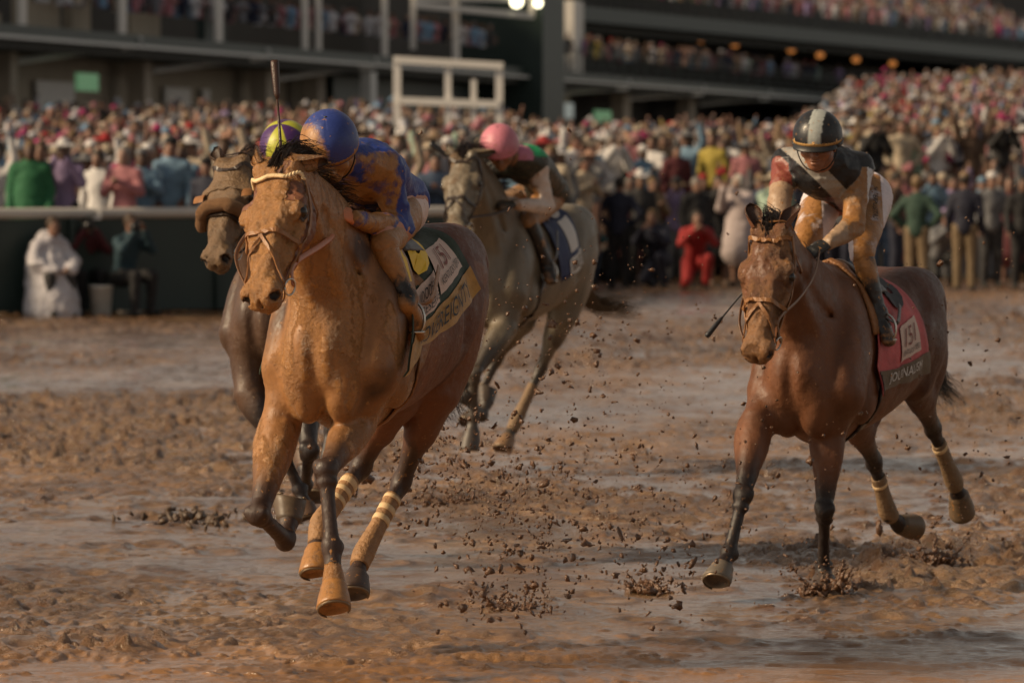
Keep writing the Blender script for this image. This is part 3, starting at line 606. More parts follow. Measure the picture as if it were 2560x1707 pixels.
# ------------------------------------------------------------------ the leading chestnut-brown horse
def gauss(V, c, r): return np.exp(-(((V - np.array(c)) / np.array(r)) ** 2).sum(1))
def paint1(V, tg, q, H, J, zo):
    n = len(V); x, y, z = V[:, 0], V[:, 1], V[:, 2] - zo; f = fbm3(V, 5, 4); C = np.zeros((n, 4))
    C[:, :3] = (.155, .055, .024)
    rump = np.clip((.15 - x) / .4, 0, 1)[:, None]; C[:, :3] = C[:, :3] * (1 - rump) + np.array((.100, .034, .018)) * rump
    front = np.clip((x - .22) / .2, 0, 1); C[:, 3] = .13 + .60 * front + .12 * f; fo = front[:, None]; C[:, :3] = C[:, :3] * (1 - fo) + np.array((.32, .145, .048)) * fo
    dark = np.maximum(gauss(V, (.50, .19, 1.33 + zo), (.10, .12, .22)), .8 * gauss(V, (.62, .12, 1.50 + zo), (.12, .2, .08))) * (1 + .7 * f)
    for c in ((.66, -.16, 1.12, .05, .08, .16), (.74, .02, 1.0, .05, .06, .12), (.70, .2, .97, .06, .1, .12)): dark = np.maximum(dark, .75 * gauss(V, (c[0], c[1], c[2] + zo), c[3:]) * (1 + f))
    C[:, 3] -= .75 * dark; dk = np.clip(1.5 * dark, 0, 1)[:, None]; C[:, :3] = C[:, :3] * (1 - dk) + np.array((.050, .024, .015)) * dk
    st = vnoise(x * 16, y * 16, z * 3.2) + .6 * vnoise(x * 34, y * 34, z * 7); C[:, 3] += .30 * st * (.4 + .6 * front); C[:, :3] *= (1 + .22 * st)[:, None]
    C[(x < -.05) & (z > 1.3), 3] *= .4
    low = (tg >= 4)
    C[low, :3] = (.040, .020, .013); C[low, 3] = .32 + .16 * f[low]
    up = tg == 3
    for k in ('lf', 'rf'):
        E, K = J[k][0], J[k][1]; t = np.clip(((V - E) @ (K - E)) / np.dot(K - E, K - E), 0, 1.2); m = up & (x > .2) & (np.sign(y) == (1 if k == 'lf' else -1)); g = np.clip((t[m] - .35) / .5 + .25 * f[m], 0, 1)[:, None]
        C[m, :3] = C[m, :3] * (1 - g) + np.array((.045, .022, .014)) * g; C[m, 3] = C[m, 3] * (1 - .62 * g[:, 0])
    mh = up & (x < .1); C[mh, :3] = (.150, .052, .020); C[mh, 3] = .16 + .15 * f[mh]
    for k in ('lh', 'rh'):
        E, K = J[k][0], J[k][1]; t = ((V - E) @ (K - E)) / np.dot(K - E, K - E); m = up & (x < .1) & (np.linalg.norm(V - K, axis=1) < .24); g = np.clip((t[m] - .45) / .4 + .2 * f[m], 0, 1)[:, None]; C[m, :3] = C[m, :3] * (1 - g) + np.array((.04, .02, .013)) * g
    hd_ = (tg == 1); C[hd_, :3] = (.15, .055, .026); C[hd_, 3] = np.clip(.98 - 1.3 * np.clip((-.10 - q[hd_, 2]) / .1, 0, 1) * (q[hd_, 0] < .46) - .35 * (f[hd_] > .55), .12, 1)
    m = hd_ & (np.abs(q[:, 0] - .13) < .06) & (np.abs(q[:, 1]) > .055) & (q[:, 2] > -.08); C[m, 3] *= .45
    Co = J['lf'][3]; m = np.linalg.norm(V - Co, axis=1) < .085; C[m, 3] = .9 + .2 * f[m]
    return C
H1 = make_horse(dict(root=(-.487, 22.01), yaw=18, zo=.10, h=.0075, label='leading chestnut racehorse, head and chest caked in orange mud, dark green cloth',
    poll=(690, 412, 20.90), nose=(629, 722, 20.52), nup=(-.52, -.92, .75), neckbend=(.0, .0, .02), paint=paint1, crust=.0045, nostril=(.027, .016, .026), hw=1.22,
    ear_l=((818, 404, 20.98), (-.2, -.9, -.5), 1.25), ear_r=((641, 369, 21.0), (-.9, -.3, 0), 1.0), earcol=(.14, .055, .028, .75),
    lf=((893, 1050, 21.50), (814, 1180, 21.12), (829, 1367, 21.05), (834, 1464, 21.0), (839, 1530, 20.935)),
    rf=((702, 1062, 21.46), (646, 1288, 21.16), (712, 1352, 21.42), (722, 1300, 21.50), (729, 1243, 21.53)),
    lh=((1092, 975, 22.35), (1003, 1205, 22.50), (903, 1395, 22.28), (890, 1440, 22.20), (889, 1494, 22.14)),
    rh=((990, 990, 22.20), (900, 1168, 22.32), (796, 1318, 22.08), (792, 1375, 22.0), (794, 1440, 21.95)),
    toe=dict(rf=(-.3, 1, .2), lf=(-.2, -1, 0), lh=(-.3, -1, -.1), rh=(-.3, -1, -.2)),
    hoofcol=dict(lf=(.14, .085, .05, .80), rf=(.10, .07, .045, .25), lh=(.07, .045, .035, .35), rh=(.14, .08, .045, .78))))
# ------------------------------------------------------------------ the three other horses
def paint_generic(base, rump, mudf, mudr, legs, legz=.5, face=.5, legmud=.15):
    def fn(V, tg, q, H, J, zo):
        n = len(V); x, y, z = V[:, 0], V[:, 1], V[:, 2] - zo; f = fbm3(V, 5, 4); C = np.zeros((n, 4)); r = np.clip((.1 - x) / .5, 0, 1)[:, None]
        C[:, :3] = np.array(base) * (1 - r) + np.array(rump) * r; fr = np.clip((x - .2) / .4, 0, 1); C[:, 3] = mudr + (mudf - mudr) * fr + .12 * f
        st = vnoise(x * 16, y * 16, z * 3.2) + .6 * vnoise(x * 34, y * 34, z * 7); C[:, 3] += .22 * st * fr; C[:, :3] *= (1 + .22 * st)[:, None]
        for k in ('lf', 'rf', 'lh', 'rh'):
            E, K = J[k][0], J[k][1]; t = ((V - E) @ (K - E)) / np.dot(K - E, K - E); s = 1 if k[0] == 'l' else -1
            m = (tg == 3) & ((x > .1) == (k[1] == 'f')) & (np.sign(y) == s); g = np.clip((t[m] - legz) / .35 + .25 * f[m], 0, 1)[:, None]; C[m, :3] = C[m, :3] * (1 - g) + np.array(legs) * g; C[m, 3] = C[m, 3] * (1 - g[:, 0]) + legmud * g[:, 0]
        m = tg >= 4; C[m, :3] = legs; C[m, 3] = legmud + .12 * f[m]
        m = tg == 1; C[m, 3] = face + .25 * f[m] + .2 * np.clip((q[m, 0] - .3) / .2, 0, 1) - .4 * (q[m, 2] < -.15)
        return C
    return fn
H2 = make_horse(dict(hw=1.14, root=(1.570, 25.96), yaw=24, zo=-.14, h=.0085, label='bay racehorse with a pink cloth, one straight foreleg splashing into the mud',
    poll=(1925, 572, 24.95), nose=(1879, 893, 24.66), nup=(-.30, -1.0, .35), neckbend=(.0, .0, -.03), crust=.0045, nostril=(.024, .014, .022),
    paint=paint_generic((.135, .052, .022), (.082, .031, .017), .20, -.08, (.018, .011, .009), .45, .70, .12),
    ear_l=((1996, 512, 25.03), (-.55, -.8, .1), 1.25), ear_r=((1873, 509, 25.0), (.2, -1, .1), 1.25), earcol=(.15, .058, .026, .45),
    lf=((2072, 1085, 25.42), (2063, 1280, 25.34), (2060, 1418, 25.52), (2061, 1442, 25.50), (2061, 1486, 25.46)),
    rf=((1893, 1062, 25.30), (1856, 1247, 25.00), (1823, 1383, 24.92), (1807, 1418, 24.86), (1798, 1462, 24.80)),
    lh=((2287, 945, 26.35), (2333, 1072, 26.92), (2388, 1208, 27.16), (2398, 1238, 27.22), (2408, 1272, 27.30)),
    rh=((2128, 1020, 26.10), (2186, 1155, 26.62), (2222, 1284, 26.78), (2250, 1311, 26.88), (2283, 1303, 26.98)),
    toe=dict(rf=(-.5, -.9, 0), lf=(-.1, -1, 0), lh=(0, -.3, -1), rh=(.1, -.3, -1)),
    mat=M_COAT3, hoofcol=dict(lf=(.06, .04, .03, .4), rf=(.15, .12, .09, .3), lh=(.14, .09, .05, .3), rh=(.12, .08, .045, .3))))
H3 = make_horse(dict(mat=M_COAT2, root=(.095, 35.76), yaw=24, zo=.09, h=.011, label='pale grey muddy racehorse with a navy cloth and its tail streaming out',
    poll=(1158, 385, 34.62), nose=(1126, 572, 34.22), nup=(-.36, -1.0, .7), neckbend=(0, 0, .03), crust=.003,
    paint=paint_generic((.150, .120, .083), (.165, .138, .100), .26, .05, (.055, .042, .032), .2, .5, .10),
    ear_l=((1238, 380, 34.75), (0, -.9, -.5), 1.1), ear_r=((1118, 366, 34.75), (-.5, -.8, 0), 1.0), earcol=(.25, .19, .12, .4),
    lf=((1262, 818, 35.10), (1186, 935, 34.85), (1184, 1040, 34.95), (1180, 1076, 34.95), (1177, 1124, 34.95)),
    rf=((1150, 850, 35.0), (1158, 992, 34.9), (1205, 1040, 35.15), (1214, 1008, 35.22), (1222, 968, 35.28)),
    lh=((1408, 788, 36.15), (1352, 922, 36.25), (1287, 1060, 36.12), (1270, 1094, 36.07), (1258, 1128, 36.02)),
    rh=((1300, 800, 36.15), (1240, 900, 36.3), (1190, 1010, 36.2), (1180, 1035, 36.1), (1172, 1062, 36.05)),
    toe=dict(rf=(-.3, 1, .2)),
    hoofcol=dict(lf=(.06, .045, .035, .3), rf=(.06, .045, .035, .3), lh=(.22, .13, .07, .4), rh=(.07, .05, .035, .3))))
H4 = make_horse(dict(mat=M_COAT2, root=(-.865, 27.46), yaw=25, zo=.06, h=.010, label='dark brown racehorse with blinkers and a sheepskin noseband, half hidden behind the leader',
    poll=(580, 400, 26.45), nose=(523, 628, 26.05), nup=(-.48, -1.0, .7), neckbend=(0, 0, .0), crust=.004, nostril=(.027, .015, .025),
    paint=paint_generic((.075, .038, .021), (.050, .024, .016), .30, .0, (.020, .012, .010), .1, .88, .08),
    ear_l=((630, 372, 26.6), (-.2, -.9, -.4), 1.2), ear_r=((539, 371, 26.55), (-.3, -1, 0), 1.1), earcol=(.12, .06, .03, .5),
    lf=((760, 1000, 26.95), (772, 1130, 26.7), (762, 1215, 26.95), (765, 1170, 27.0), (770, 1130, 27.05)),
    rf=((628, 985, 26.85), (705, 1125, 26.75), (748, 1225, 26.8), (760, 1262, 26.78), (770, 1298, 26.76)),
    lh=((960, 930, 27.8), (930, 1060, 27.9), (880, 1180, 27.85), (870, 1210, 27.8), (865, 1240, 27.78)),
    rh=((850, 940, 27.8), (830, 1070, 27.95), (805, 1190, 27.9), (800, 1220, 27.85), (795, 1250, 27.8)),
    toe=dict(lf=(-.3, 1, .2)), hoofcol={}))
# ------------------------------------------------------------------ saddle cloths, saddles, reins
def text_geo(s, font_shear=0.0, cut=0.02, bold=0.0):
    """flat lettering as triangles in a unit box: height 1, returns verts (x,y) and faces"""
    cu = bpy.data.curves.new('lettering', 'FONT'); cu.body = s; cu.shear = font_shear; cu.offset = bold; cu.resolution_u = 3; cu.fill_mode = 'FRONT' if cu.dimensions == '2D' else 'NONE'
    o = bpy.data.objects.new('lettering', cu); SC.collection.objects.link(o); dg = bpy.context.evaluated_depsgraph_get(); dg.update()
    import bmesh
    me = bpy.data.meshes.new_from_object(o.evaluated_get(dg)); bm = bmesh.new(); bm.from_mesh(me); bmesh.ops.triangulate(bm, faces=bm.faces)
    for _ in range(2):
        es = [e for e in bm.edges if e.calc_length() > .22]
        if es: bmesh.ops.subdivide_edges(bm, edges=es, cuts=1); bmesh.ops.triangulate(bm, faces=bm.faces)
    bm.verts.index_update(); V = np.array([v.co[:2] for v in bm.verts]); F = [[v.index for v in f.verts] for f in bm.faces]; bm.free()
    bpy.data.objects.remove(o); bpy.data.curves.remove(cu); bpy.data.meshes.remove(me)
    V -= V.min(0); V /= V[:, 1].max(); return V, F
class Cloth:
    """cloth lying on the left flank (and mirrored on the right): u from front to rear, v from the spine down"""
    def __init__(s, h, xa, xb, bf, ba, name='saddle_cloth', mat=None, off=.012, n=(26, 22), mirror=True, flare=.02):
        pj = h['pj']; H = h['H']; X = h['X']; s.n = n; s.G = np.zeros((n[0] + 1, n[1] + 1, 3)); s.N = np.zeros_like(s.G)
        for i in range(n[0] + 1):
            u = i / n[0]; x = xa + (xb - xa) * u; top = X(x, 0, 1.75); t, _ = pj.ray(top, (0, 0, -1)); bot = np.array(bf) + (np.array(ba) - np.array(bf)) * u
            for j in range(n[1] + 1):
                v = j / n[1]; a = v * 1.25; c = X(x, 0, 1.22); p = t + (bot - t) * v; out = (p - np.array([p[0], 0, X(0, 0, 1.15)[2]])); q, nn = pj.ray(p + nrm(out) * .8, -nrm(out))
                if q is None: q, nn = pj.near(p)
                wv = .006 * math.sin(u * 17 + v * 3) * v + .005 * math.sin(u * 31 + 2) * v * v
                s.G[i, j] = q + nn * (off + flare * v ** 3 + wv); s.N[i, j] = nn
        s.root = h['root']; sides = [1, -1] if mirror else [1]
        mb = MB(); m = n[1] + 1
        G = s.G.copy()
        if mirror:
            Gm = np.zeros_like(G)
            for i in range(n[0] + 1):
                for j in range(n[1] + 1):
                    p = G[i, j] * (1, -1, 1); q, nn = pj.near(p); Gm[i, j] = q + nn * off if j else G[i, 0]
            G = np.concatenate([Gm[:, :0:-1], G], 1)
        a, b = G.shape[:2]; T = np.cross(np.gradient(G, axis=0), np.gradient(G, axis=1)); T /= np.linalg.norm(T, axis=2)[:, :, None]
        if np.dot(T[a // 2, b // 2], (0, 0, 1)) < 0: T = -T
        V = np.concatenate([(G).reshape(-1, 3), (G - T * .004).reshape(-1, 3)]); i = lambda l, x_, y_: l * a * b + x_ * b + y_; F = []
        for x_ in range(a - 1):
            for y_ in range(b - 1): F.append((i(0, x_, y_), i(0, x_ + 1, y_), i(0, x_ + 1, y_ + 1), i(0, x_, y_ + 1))); F.append((i(1, x_, y_), i(1, x_, y_ + 1), i(1, x_ + 1, y_ + 1), i(1, x_ + 1, y_)))
            F.append((i(0, x_, 0), i(1, x_, 0), i(1, x_ + 1, 0), i(0, x_ + 1, 0))); F.append((i(0, x_, b - 1), i(0, x_ + 1, b - 1), i(1, x_ + 1, b - 1), i(1, x_, b - 1)))
        for y_ in range(b - 1): F.append((i(0, 0, y_), i(0, 0, y_ + 1), i(1, 0, y_ + 1), i(1, 0, y_))); F.append((i(0, a - 1, y_), i(1, a - 1, y_), i(1, a - 1, y_ + 1), i(0, a - 1, y_ + 1)))
        s.o = mesh_obj(name, V, F, mat, s.root, True)
    def at(s, u, v, off=.004):
        a = np.clip(u, 0, 1) * s.n[0]; b = np.clip(v, 0, 1) * s.n[1]; i = np.minimum(a.astype(int), s.n[0] - 1); j = np.minimum(b.astype(int), s.n[1] - 1); fa = (a - i)[:, None]; fb = (b - j)[:, None]
        f = lambda A: A[i, j] * (1 - fa) * (1 - fb) + A[i + 1, j] * fa * (1 - fb) + A[i, j + 1] * (1 - fa) * fb + A[i + 1, j + 1] * fa * fb
        g = f(s.G); e = .02; return g + f(s.N) * off
    def poly(s, name, P, mat, off=.005, n=24):
        """four corners in (u,v)"""
        P = np.array(P, float); U = []; F = []
        for i in range(n + 1):
            for j in range(n + 1):
                a, b = i / n, j / n; U.append(P[0] * (1 - a) * (1 - b) + P[1] * a * (1 - b) + P[2] * a * b + P[3] * (1 - a) * b)
        U = np.array(U); F = [(i * (n + 1) + j, (i + 1) * (n + 1) + j, (i + 1) * (n + 1) + j + 1, i * (n + 1) + j + 1) for i in range(n) for j in range(n)]
        return mesh_obj(name, s.at(U[:, 0], U[:, 1], off), F, mat, s.o, True)
    def text(s, txt, P, mat, off=.013, shear=0, bold=0, name='lettering'):
        """lettering in the quad P: corners (left,top),(right,top),(right,bottom),(left,bottom) in (u,v)"""
        V, F = text_geo(txt, shear, bold=bold); a = V[:, 0] / V[:, 0].max(); b = 1 - V[:, 1]; P = np.array(P, float)
        U = P[0] * ((1 - a) * (1 - b))[:, None] + P[1] * (a * (1 - b))[:, None] + P[2] * (a * b)[:, None] + P[3] * ((1 - a) * b)[:, None]
        return mesh_obj(name, s.at(U[:, 0], U[:, 1], off), F, mat, s.o, False)
def patch(h, rows, off, th, name, mat, n=5):
    """thick sheet lying on the body; rows of (x,y,z) local guides"""
    R = np.array([spline(r, n) for r in rows]); R = np.array([spline(R[:, k], 3) for k in range(R.shape[1])]).transpose(1, 0, 2); a, b = R.shape[:2]; V0 = []; V1 = []
    for i in range(a):
        for j in range(b):
            q, nn = h['pj'].near(R[i, j]); e = min(i, a - 1 - i, 2) / 2; V0.append(q + nn * (off + th * (.4 + .6 * e))); V1.append(q + nn * off * .3)
    V = np.array(V0 + V1); N = a * b; F = []
    for i in range(a - 1):
        for j in range(b - 1): F.append((i * b + j, (i + 1) * b + j, (i + 1) * b + j + 1, i * b + j + 1)); F.append((N + i * b + j, N + i * b + j + 1, N + (i + 1) * b + j + 1, N + (i + 1) * b + j))
    for j in range(b - 1): F.append((j, j + 1, N + j + 1, N + j)); F.append(((a - 1) * b + j, N + (a - 1) * b + j, N + (a - 1) * b + j + 1, (a - 1) * b + j + 1))
    for i in range(a - 1): F.append((i * b, N + i * b, N + (i + 1) * b, (i + 1) * b)); F.append((i * b + b - 1, (i + 1) * b + b - 1, N + (i + 1) * b + b - 1, N + i * b + b - 1))
    return mesh_obj(name, V, F, mat, h['root'], True)
def girth(h, x, mat, w=.085, name='girth'):
    mb = MB(); X = h['X']; ribbon(mb, h['pj'], [X(x + .0 * t, .42 * math.sin(a), 1.20 - .5 * math.cos(a)) for t, a in enumerate(np.linspace(-2.1, 2.1, 22))], w, th=.007, off=.004, n=3); return mb.build(name, mat, h['root'], True)
def stirrup(h, top, foot, side, mat):
    """leather from the saddle to the iron round the foot"""
    mb = MB(); P = spline([top, (np.array(top) + np.array(foot)) / 2 + (.02, side * .03, 0), np.array(foot) + (0, 0, .10)], 6); mb.tube(P, [(.014, .003)] * len(P), 8, side=(1, 0, 0)); o = mb.build('stirrup_leather', mat, h['root'], True)
    m2 = MB(); f = np.array(foot); Q = [f + (0, .052 * math.sin(a), .045 + .07 * math.cos(a) if math.cos(a) > -.62 else .0) for a in np.linspace(0, 2 * math.pi, 20)]; m2.tube(Q, .0055, 6); m2.box(f + (0, 0, -.002), (.035, .10, .008)); m2.build('stirrup_iron', M_STEEL, o, True)
# ------------------------------------------------------------------ jockeys
M_SKIN = vcol('muddy skin', rough=.45, mudbump=.003)
M_SILK = vcol('muddy racing silk', rough=.45, fold=True, mudbump=.007, sheen=.0)
M_CAP = vcol('satin cap cover', rough=.40, mudbump=.003)
M_BOOT = vcol('muddy riding boot', rough=.30, mudbump=.004)
M_BLACKRUB = simple('black rubber', (.012, .012, .013), .45, .3, 30, .2)
M_LENS = simple('smoky goggle lens', (.10, .065, .045), .08, .2, 30, .1)
M_BLACK = simple('black print', (.010, .010, .012), .6, 0, bump=0)
def folds(amp, f=13, seed=0.0):
    def fn(P):
        a = vnoise(P[:, 0] * f + seed, P[:, 1] * f, P[:, 2] * f * 1.6); b = vnoise(P[:, 0] * f * 2.2, P[:, 1] * f * 2.2 + seed, P[:, 2] * f * 3.2)
        return -amp * (1 - np.abs(a)) ** 2 - amp * .5 * (1 - np.abs(b)) ** 2 + amp * .7
    return fn
def add_hand(S, wr, D, Nn, thumb, sc=1.0, tag=3, grip=1.0, point=False):
    """wrist, direction of the fingers, back-of-hand normal, side of the thumb (+1 = along D x N)"""
    D = nrm(D); Nn = nrm(Nn - D * np.dot(Nn, D)); Sd = np.cross(D, Nn) * thumb; wr = np.array(wr, float); a = sc
    S.ch([(*wr, .027 * a, .019 * a), (*(wr + D * .045 * a), .036 * a, .0155 * a), (*(wr + D * .085 * a), .038 * a, .013 * a)], side=Sd, k=.014, tag=tag)
    for i, (off, L) in enumerate(((.029, .92), (.0095, 1.0), (-.0105, .95), (-.029, .78))):
        b = wr + D * .088 * a + Sd * off * a; g = grip * (.9 + .08 * i); an = [.35 * g, 1.55 * g, 2.75 * g]
        if point and i == 0: an = [.1, .35, .6]
        P = [b]; r = [.0105, .0098, .0088, .0076]
        for t, l in zip(an, (.042, .027, .021)): P.append(P[-1] + (D * math.cos(t) - Nn * math.sin(t)) * l * L * a)
        S.ch([(*p, rr * a) for p, rr in zip(P, r)], k=.005, tag=tag, n=3)
    b = wr + D * .030 * a + Sd * .026 * a; q = b + (D * .55 + Sd * .62 - Nn * .45) * .040 * a; r_ = q + (D * .80 - Nn * .55 - Sd * .15) * .032 * a; e = r_ + (D * .7 - Nn * .45 - Sd * .55) * .026 * a
    S.ch([(*b, .016 * a), (*q, .0125 * a), (*r_, .0115 * a), (*e, .009 * a)], k=.010, tag=tag, n=3)
def make_head(S, c, R, k=.012, tag=4, open_=0.0, sc=1.0):
    """R columns: right-hand side... x = the person's left, y = face direction, z = up"""
    g = lambda a, b, z: np.array(c) + R @ (np.array([a, b, z]) * sc); r = lambda *v: np.array(v) * sc
    S.ell(g(0, -.012, .035), r(.076, .094, .092), R, k=k, tag=tag); S.ell(g(0, .018, -.035), r(.062, .072, .078), R, k=.03, tag=tag)
    S.ell(g(0, .055, -.092), r(.030, .030, .024), R, k=.025, tag=tag); S.ell(g(0, .082, .018), r(.052, .014, .012), R, k=.014, tag=tag)
    for s in (-1, 1):
        S.ell(g(s * .032, .088, -.004), r(.017, .014, .012), R, k=.008, sub=True, tag=tag); S.ell(g(s * .031, .076, -.005), r(.013, .013, .0125), R, k=.003, tag=tag)
        S.ell(g(s * .045, .062, -.035), r(.022, .02, .018), R, k=.02, tag=tag); S.ell(g(s * .076, -.008, -.018), r(.008, .018, .030), R, k=.006, tag=tag)
        S.ell(g(s * .011, .098, -.040), r(.009, .010, .008), R, k=.006, tag=tag)
    S.ch([(*g(0, .088, .008), .009 * sc, .010 * sc), (*g(0, .100, -.018), .009 * sc, .012 * sc), (*g(0, .108, -.036), .012 * sc, .012 * sc)], side=R[:, 0], k=.010, tag=tag)
    S.ell(g(0, .088, -.061), r(.024, .012, .006), R, k=.005, tag=tag); S.ell(g(0, .086, -.075), r(.021, .012, .007), R, k=.006, tag=tag); S.ell(g(0, .098, -.068), r(.024, .012, .0022 + open_), R, k=.003, sub=True, tag=tag)
def helmet(parent, c, R, r, colf, band=(.55, .30, .10, .6), peak=True, sc=1.0, name='helmet'):
    n, m = 72, 30; V = []; C = []; F = []; R = np.array(R); c = np.array(c)
    for j in range(m + 1):
        t = (j / m) * math.radians(103)
        for i in range(n):
            a = 2 * math.pi * i / n; seam = 1 - .006 * math.exp(-((((a * 6 / (2 * math.pi)) % 1) - .5) / .03) ** 2) if j > 1 else 1
            p = np.array([r * math.sin(t) * math.cos(a) * .96, r * math.sin(t) * math.sin(a) * 1.12, r * math.cos(t) * 1.02]) * seam; V.append(c + R @ p); C.append(colf(a, t / math.radians(103), p / r))
    for j in range(m):
        for i in range(n): F.append((j * n + i, (j + 1) * n + i, (j + 1) * n + (i + 1) % n, j * n + (i + 1) % n))
    F = [f[::-1] for f in F]
    o = mesh_obj(name, V, F, M_CAP, parent, True, col=np.array(C)); sol = o.modifiers.new('thick', 'SOLIDIFY'); sol.thickness = .006; sol.offset = -1
    mb = MB(); t = math.radians(96); P = [c + R @ np.array([r * 1.012 * math.sin(t) * math.cos(a) * .96, r * 1.012 * math.sin(t) * math.sin(a) * 1.12, r * math.cos(t) * 1.02]) for a in np.linspace(0, 2 * math.pi, 49)]; nV = len(P)
    Vb = []; up = R[:, 2]
    for p in P: q = nrm(p - c - up * np.dot(p - c, up)); Vb += [p + up * .014, p + up * .014 + q * .005, p - up * .009 + q * .005, p - up * .009]
    Fb = [(i * 4 + k, i * 4 + (k + 1) % 4, i * 4 + 4 + (k + 1) % 4, i * 4 + 4 + k) for i in range(nV - 1) for k in range(4)]
    mesh_obj('cap_band', Vb, Fb, M_CAP, o, True, col=np.tile(np.array(band, float), (len(Vb), 1)))
    if peak:
        Vp = []; k = 17
        for l in (0, 1):
            for i in range(k):
                a = math.radians(90 + (i / (k - 1) - .5) * 130); e = math.cos((i / (k - 1) - .5) * math.pi) ** .6; b = np.array([r * math.cos(a) * .96, r * math.sin(a) * 1.12, -.16 * r]); q = nrm((math.cos(a), math.sin(a), 0))
                for z in (0, -.005): Vp.append(c + R @ (b + q * (l * .040 * e) + np.array([0, 0, z - l * .016])))
        ii = lambda l, i, z: l * k * 2 + i * 2 + z; Fp = []
        for i in range(k - 1): Fp += [(ii(0, i, 0), ii(1, i, 0), ii(1, i + 1, 0), ii(0, i + 1, 0)), (ii(0, i, 1), ii(0, i + 1, 1), ii(1, i + 1, 1), ii(1, i, 1)), (ii(1, i, 0), ii(1, i, 1), ii(1, i + 1, 1), ii(1, i + 1, 0))]
        mesh_obj('peak', Vp, Fp, M_BLACKRUB, o, True)
    mb = MB(); mb.ball(c + R @ np.array([0, 0, r * 1.03]), (.010, .010, .006), 8, 5); mb.build('button', M_BLACKRUB, o, True)
    return o
def rotZY(up, face):
    up = nrm(up); f = nrm(np.array(face) - up * np.dot(face, up)); return np.stack([np.cross(f, up), f, up], 1)
def make_jockey(sp):
    J = {k: (W(*v) if len(v) == 3 else np.array(v[1:], float)) for k, v in sp['j'].items()}; base = W(*sp['j']['pelvis']); base[2] = 0
    base = np.array([base[0], base[1], 0.0]); L = {k: v - base for k, v in J.items()}
    root = empty('jockey', tuple(base), label=sp['label'], cat='person')
    h = sp.get('h', .006); S = Sdf(); fw = np.array(sp['fwd'], float); lat = nrm(np.cross((0, 0, 1), fw))      # person's left
    p, m, c, nk, hc = L['pelvis'], L['waist'], L['chest'], L['neck'], L['head']; R = rotZY(sp['up'], sp['face'])
    dn = nrm(np.cross(lat, nrm(c - p)))
    S.ch([(*p, .135, .105), (*m, .115, .095), (*c, .150, .115), (*(c + (nk - c) * .6), .12, .085), (*nk, .055, .06)], side=lat, k=.04, tag=1)
    S.ch([(*nk, .052, .056), (*(hc + R @ np.array([0, -.02, -.05])), .050, .055)], side=lat, k=.03, tag=4)
    make_head(S, hc, R, sc=sp.get('hs', 1.0))
    for s in 'lr':
        sh, el, wr = L[s + 'sh'], L[s + 'el'], L[s + 'wr']
        S.ch([(*(c * .5 + nk * .5), .06, .06), (*sh, .058, .060)], k=.05, tag=1)
        S.ch([(*sh, .054, .056), (*((sh + el) / 2), .047, .050), (*el, .039, .040)], k=.03, tag=2); S.ch([(*el, .039, .040), (*(el + (wr - el) * .3), .041, .041), (*(el + (wr - el) * .8), .029, .028), (*wr, .026, .022)], k=.02, tag=2)
        hd_ = sp['hand'][s]; add_hand(S, wr, hd_[0], hd_[1], hd_[2], sc=1.0, point=len(hd_) > 3)
        hp, kn, an, to = L[s + 'hip'], L[s + 'kn'], L[s + 'an'], L[s + 'toe']
        S.ch([(*p, .09, .09), (*hp, .088, .092), (*((hp + kn) / 2), .074, .076), (*kn, .050, .052)], side=lat, k=.04, tag=5)
        tb = 6 if s == 'l' else 8; S.ch([(*kn, .044, .046), (*(kn + (an - kn) * .3), .042, .047), (*(kn + (an - kn) * .75), .033, .036), (*an, .033, .037)], side=lat, k=.02, tag=tb)
        heel = an - nrm(to - an) * .035 + np.array([0, 0, -.045]); S.ch([(*an, .033, .036), (*heel, .030, .030)], k=.02, tag=tb + 1); S.ch([(*heel, .030, .028), (*((heel + to) / 2 + np.array([0, 0, .012])), .038, .030), (*to, .036, .020)], side=np.cross(nrm(to - heel), (0, 0, 1)), k=.015, tag=tb + 1)
    V, Q, tg = S.mesh(h, smooth=1)
    C = np.zeros((len(V), 4)); C[:, :3] = sp.get('skin', (.42, .19, .11)); C[:, 3] = .25; hm = tg == 3; C[hm, :3] = sp.get('glove', (.42, .19, .11)); C[hm, 3] = sp.get('glovemud', .4); C[tg == 4, 3] = sp.get('facemud', .2)
    body = mesh_obj('body', V, Q, M_SKIN, root, True, col=C)
    out = dict(root=root, L=L, S=S, R=R, base=base, lat=lat)
    for nm, tags, grow, amp, f, mat, key in (('jacket', (1, 2), .008, .007, 13, M_SILK, 'jacket'), ('breeches', (5,), .007, .005, 12, M_SILK, 'breeches'), ('boot', (6, 7), .006, .003, 16, M_BOOT, 'boots'), ('boot', (8, 9), .006, .003, 16, M_BOOT, 'boots')):
        V, Q, tg = S.mesh(h, noise=folds(amp, f, len(nm)), smooth=1, grow=grow, only=tags); C = sp[key](V, tg, L, fbm3(V, 9, 4)); o = mesh_obj(nm, V, Q, mat, root, True, col=C); out[nm] = o; out[nm + 'pj'] = Proj(V, Q)
    out['helmet'] = helmet(root, hc + R @ np.array([0, -.008, .030]), R, sp.get('hr', .116), sp['cap'], sp.get('band', (.50, .27, .09, .7)), sp.get('peak', True))
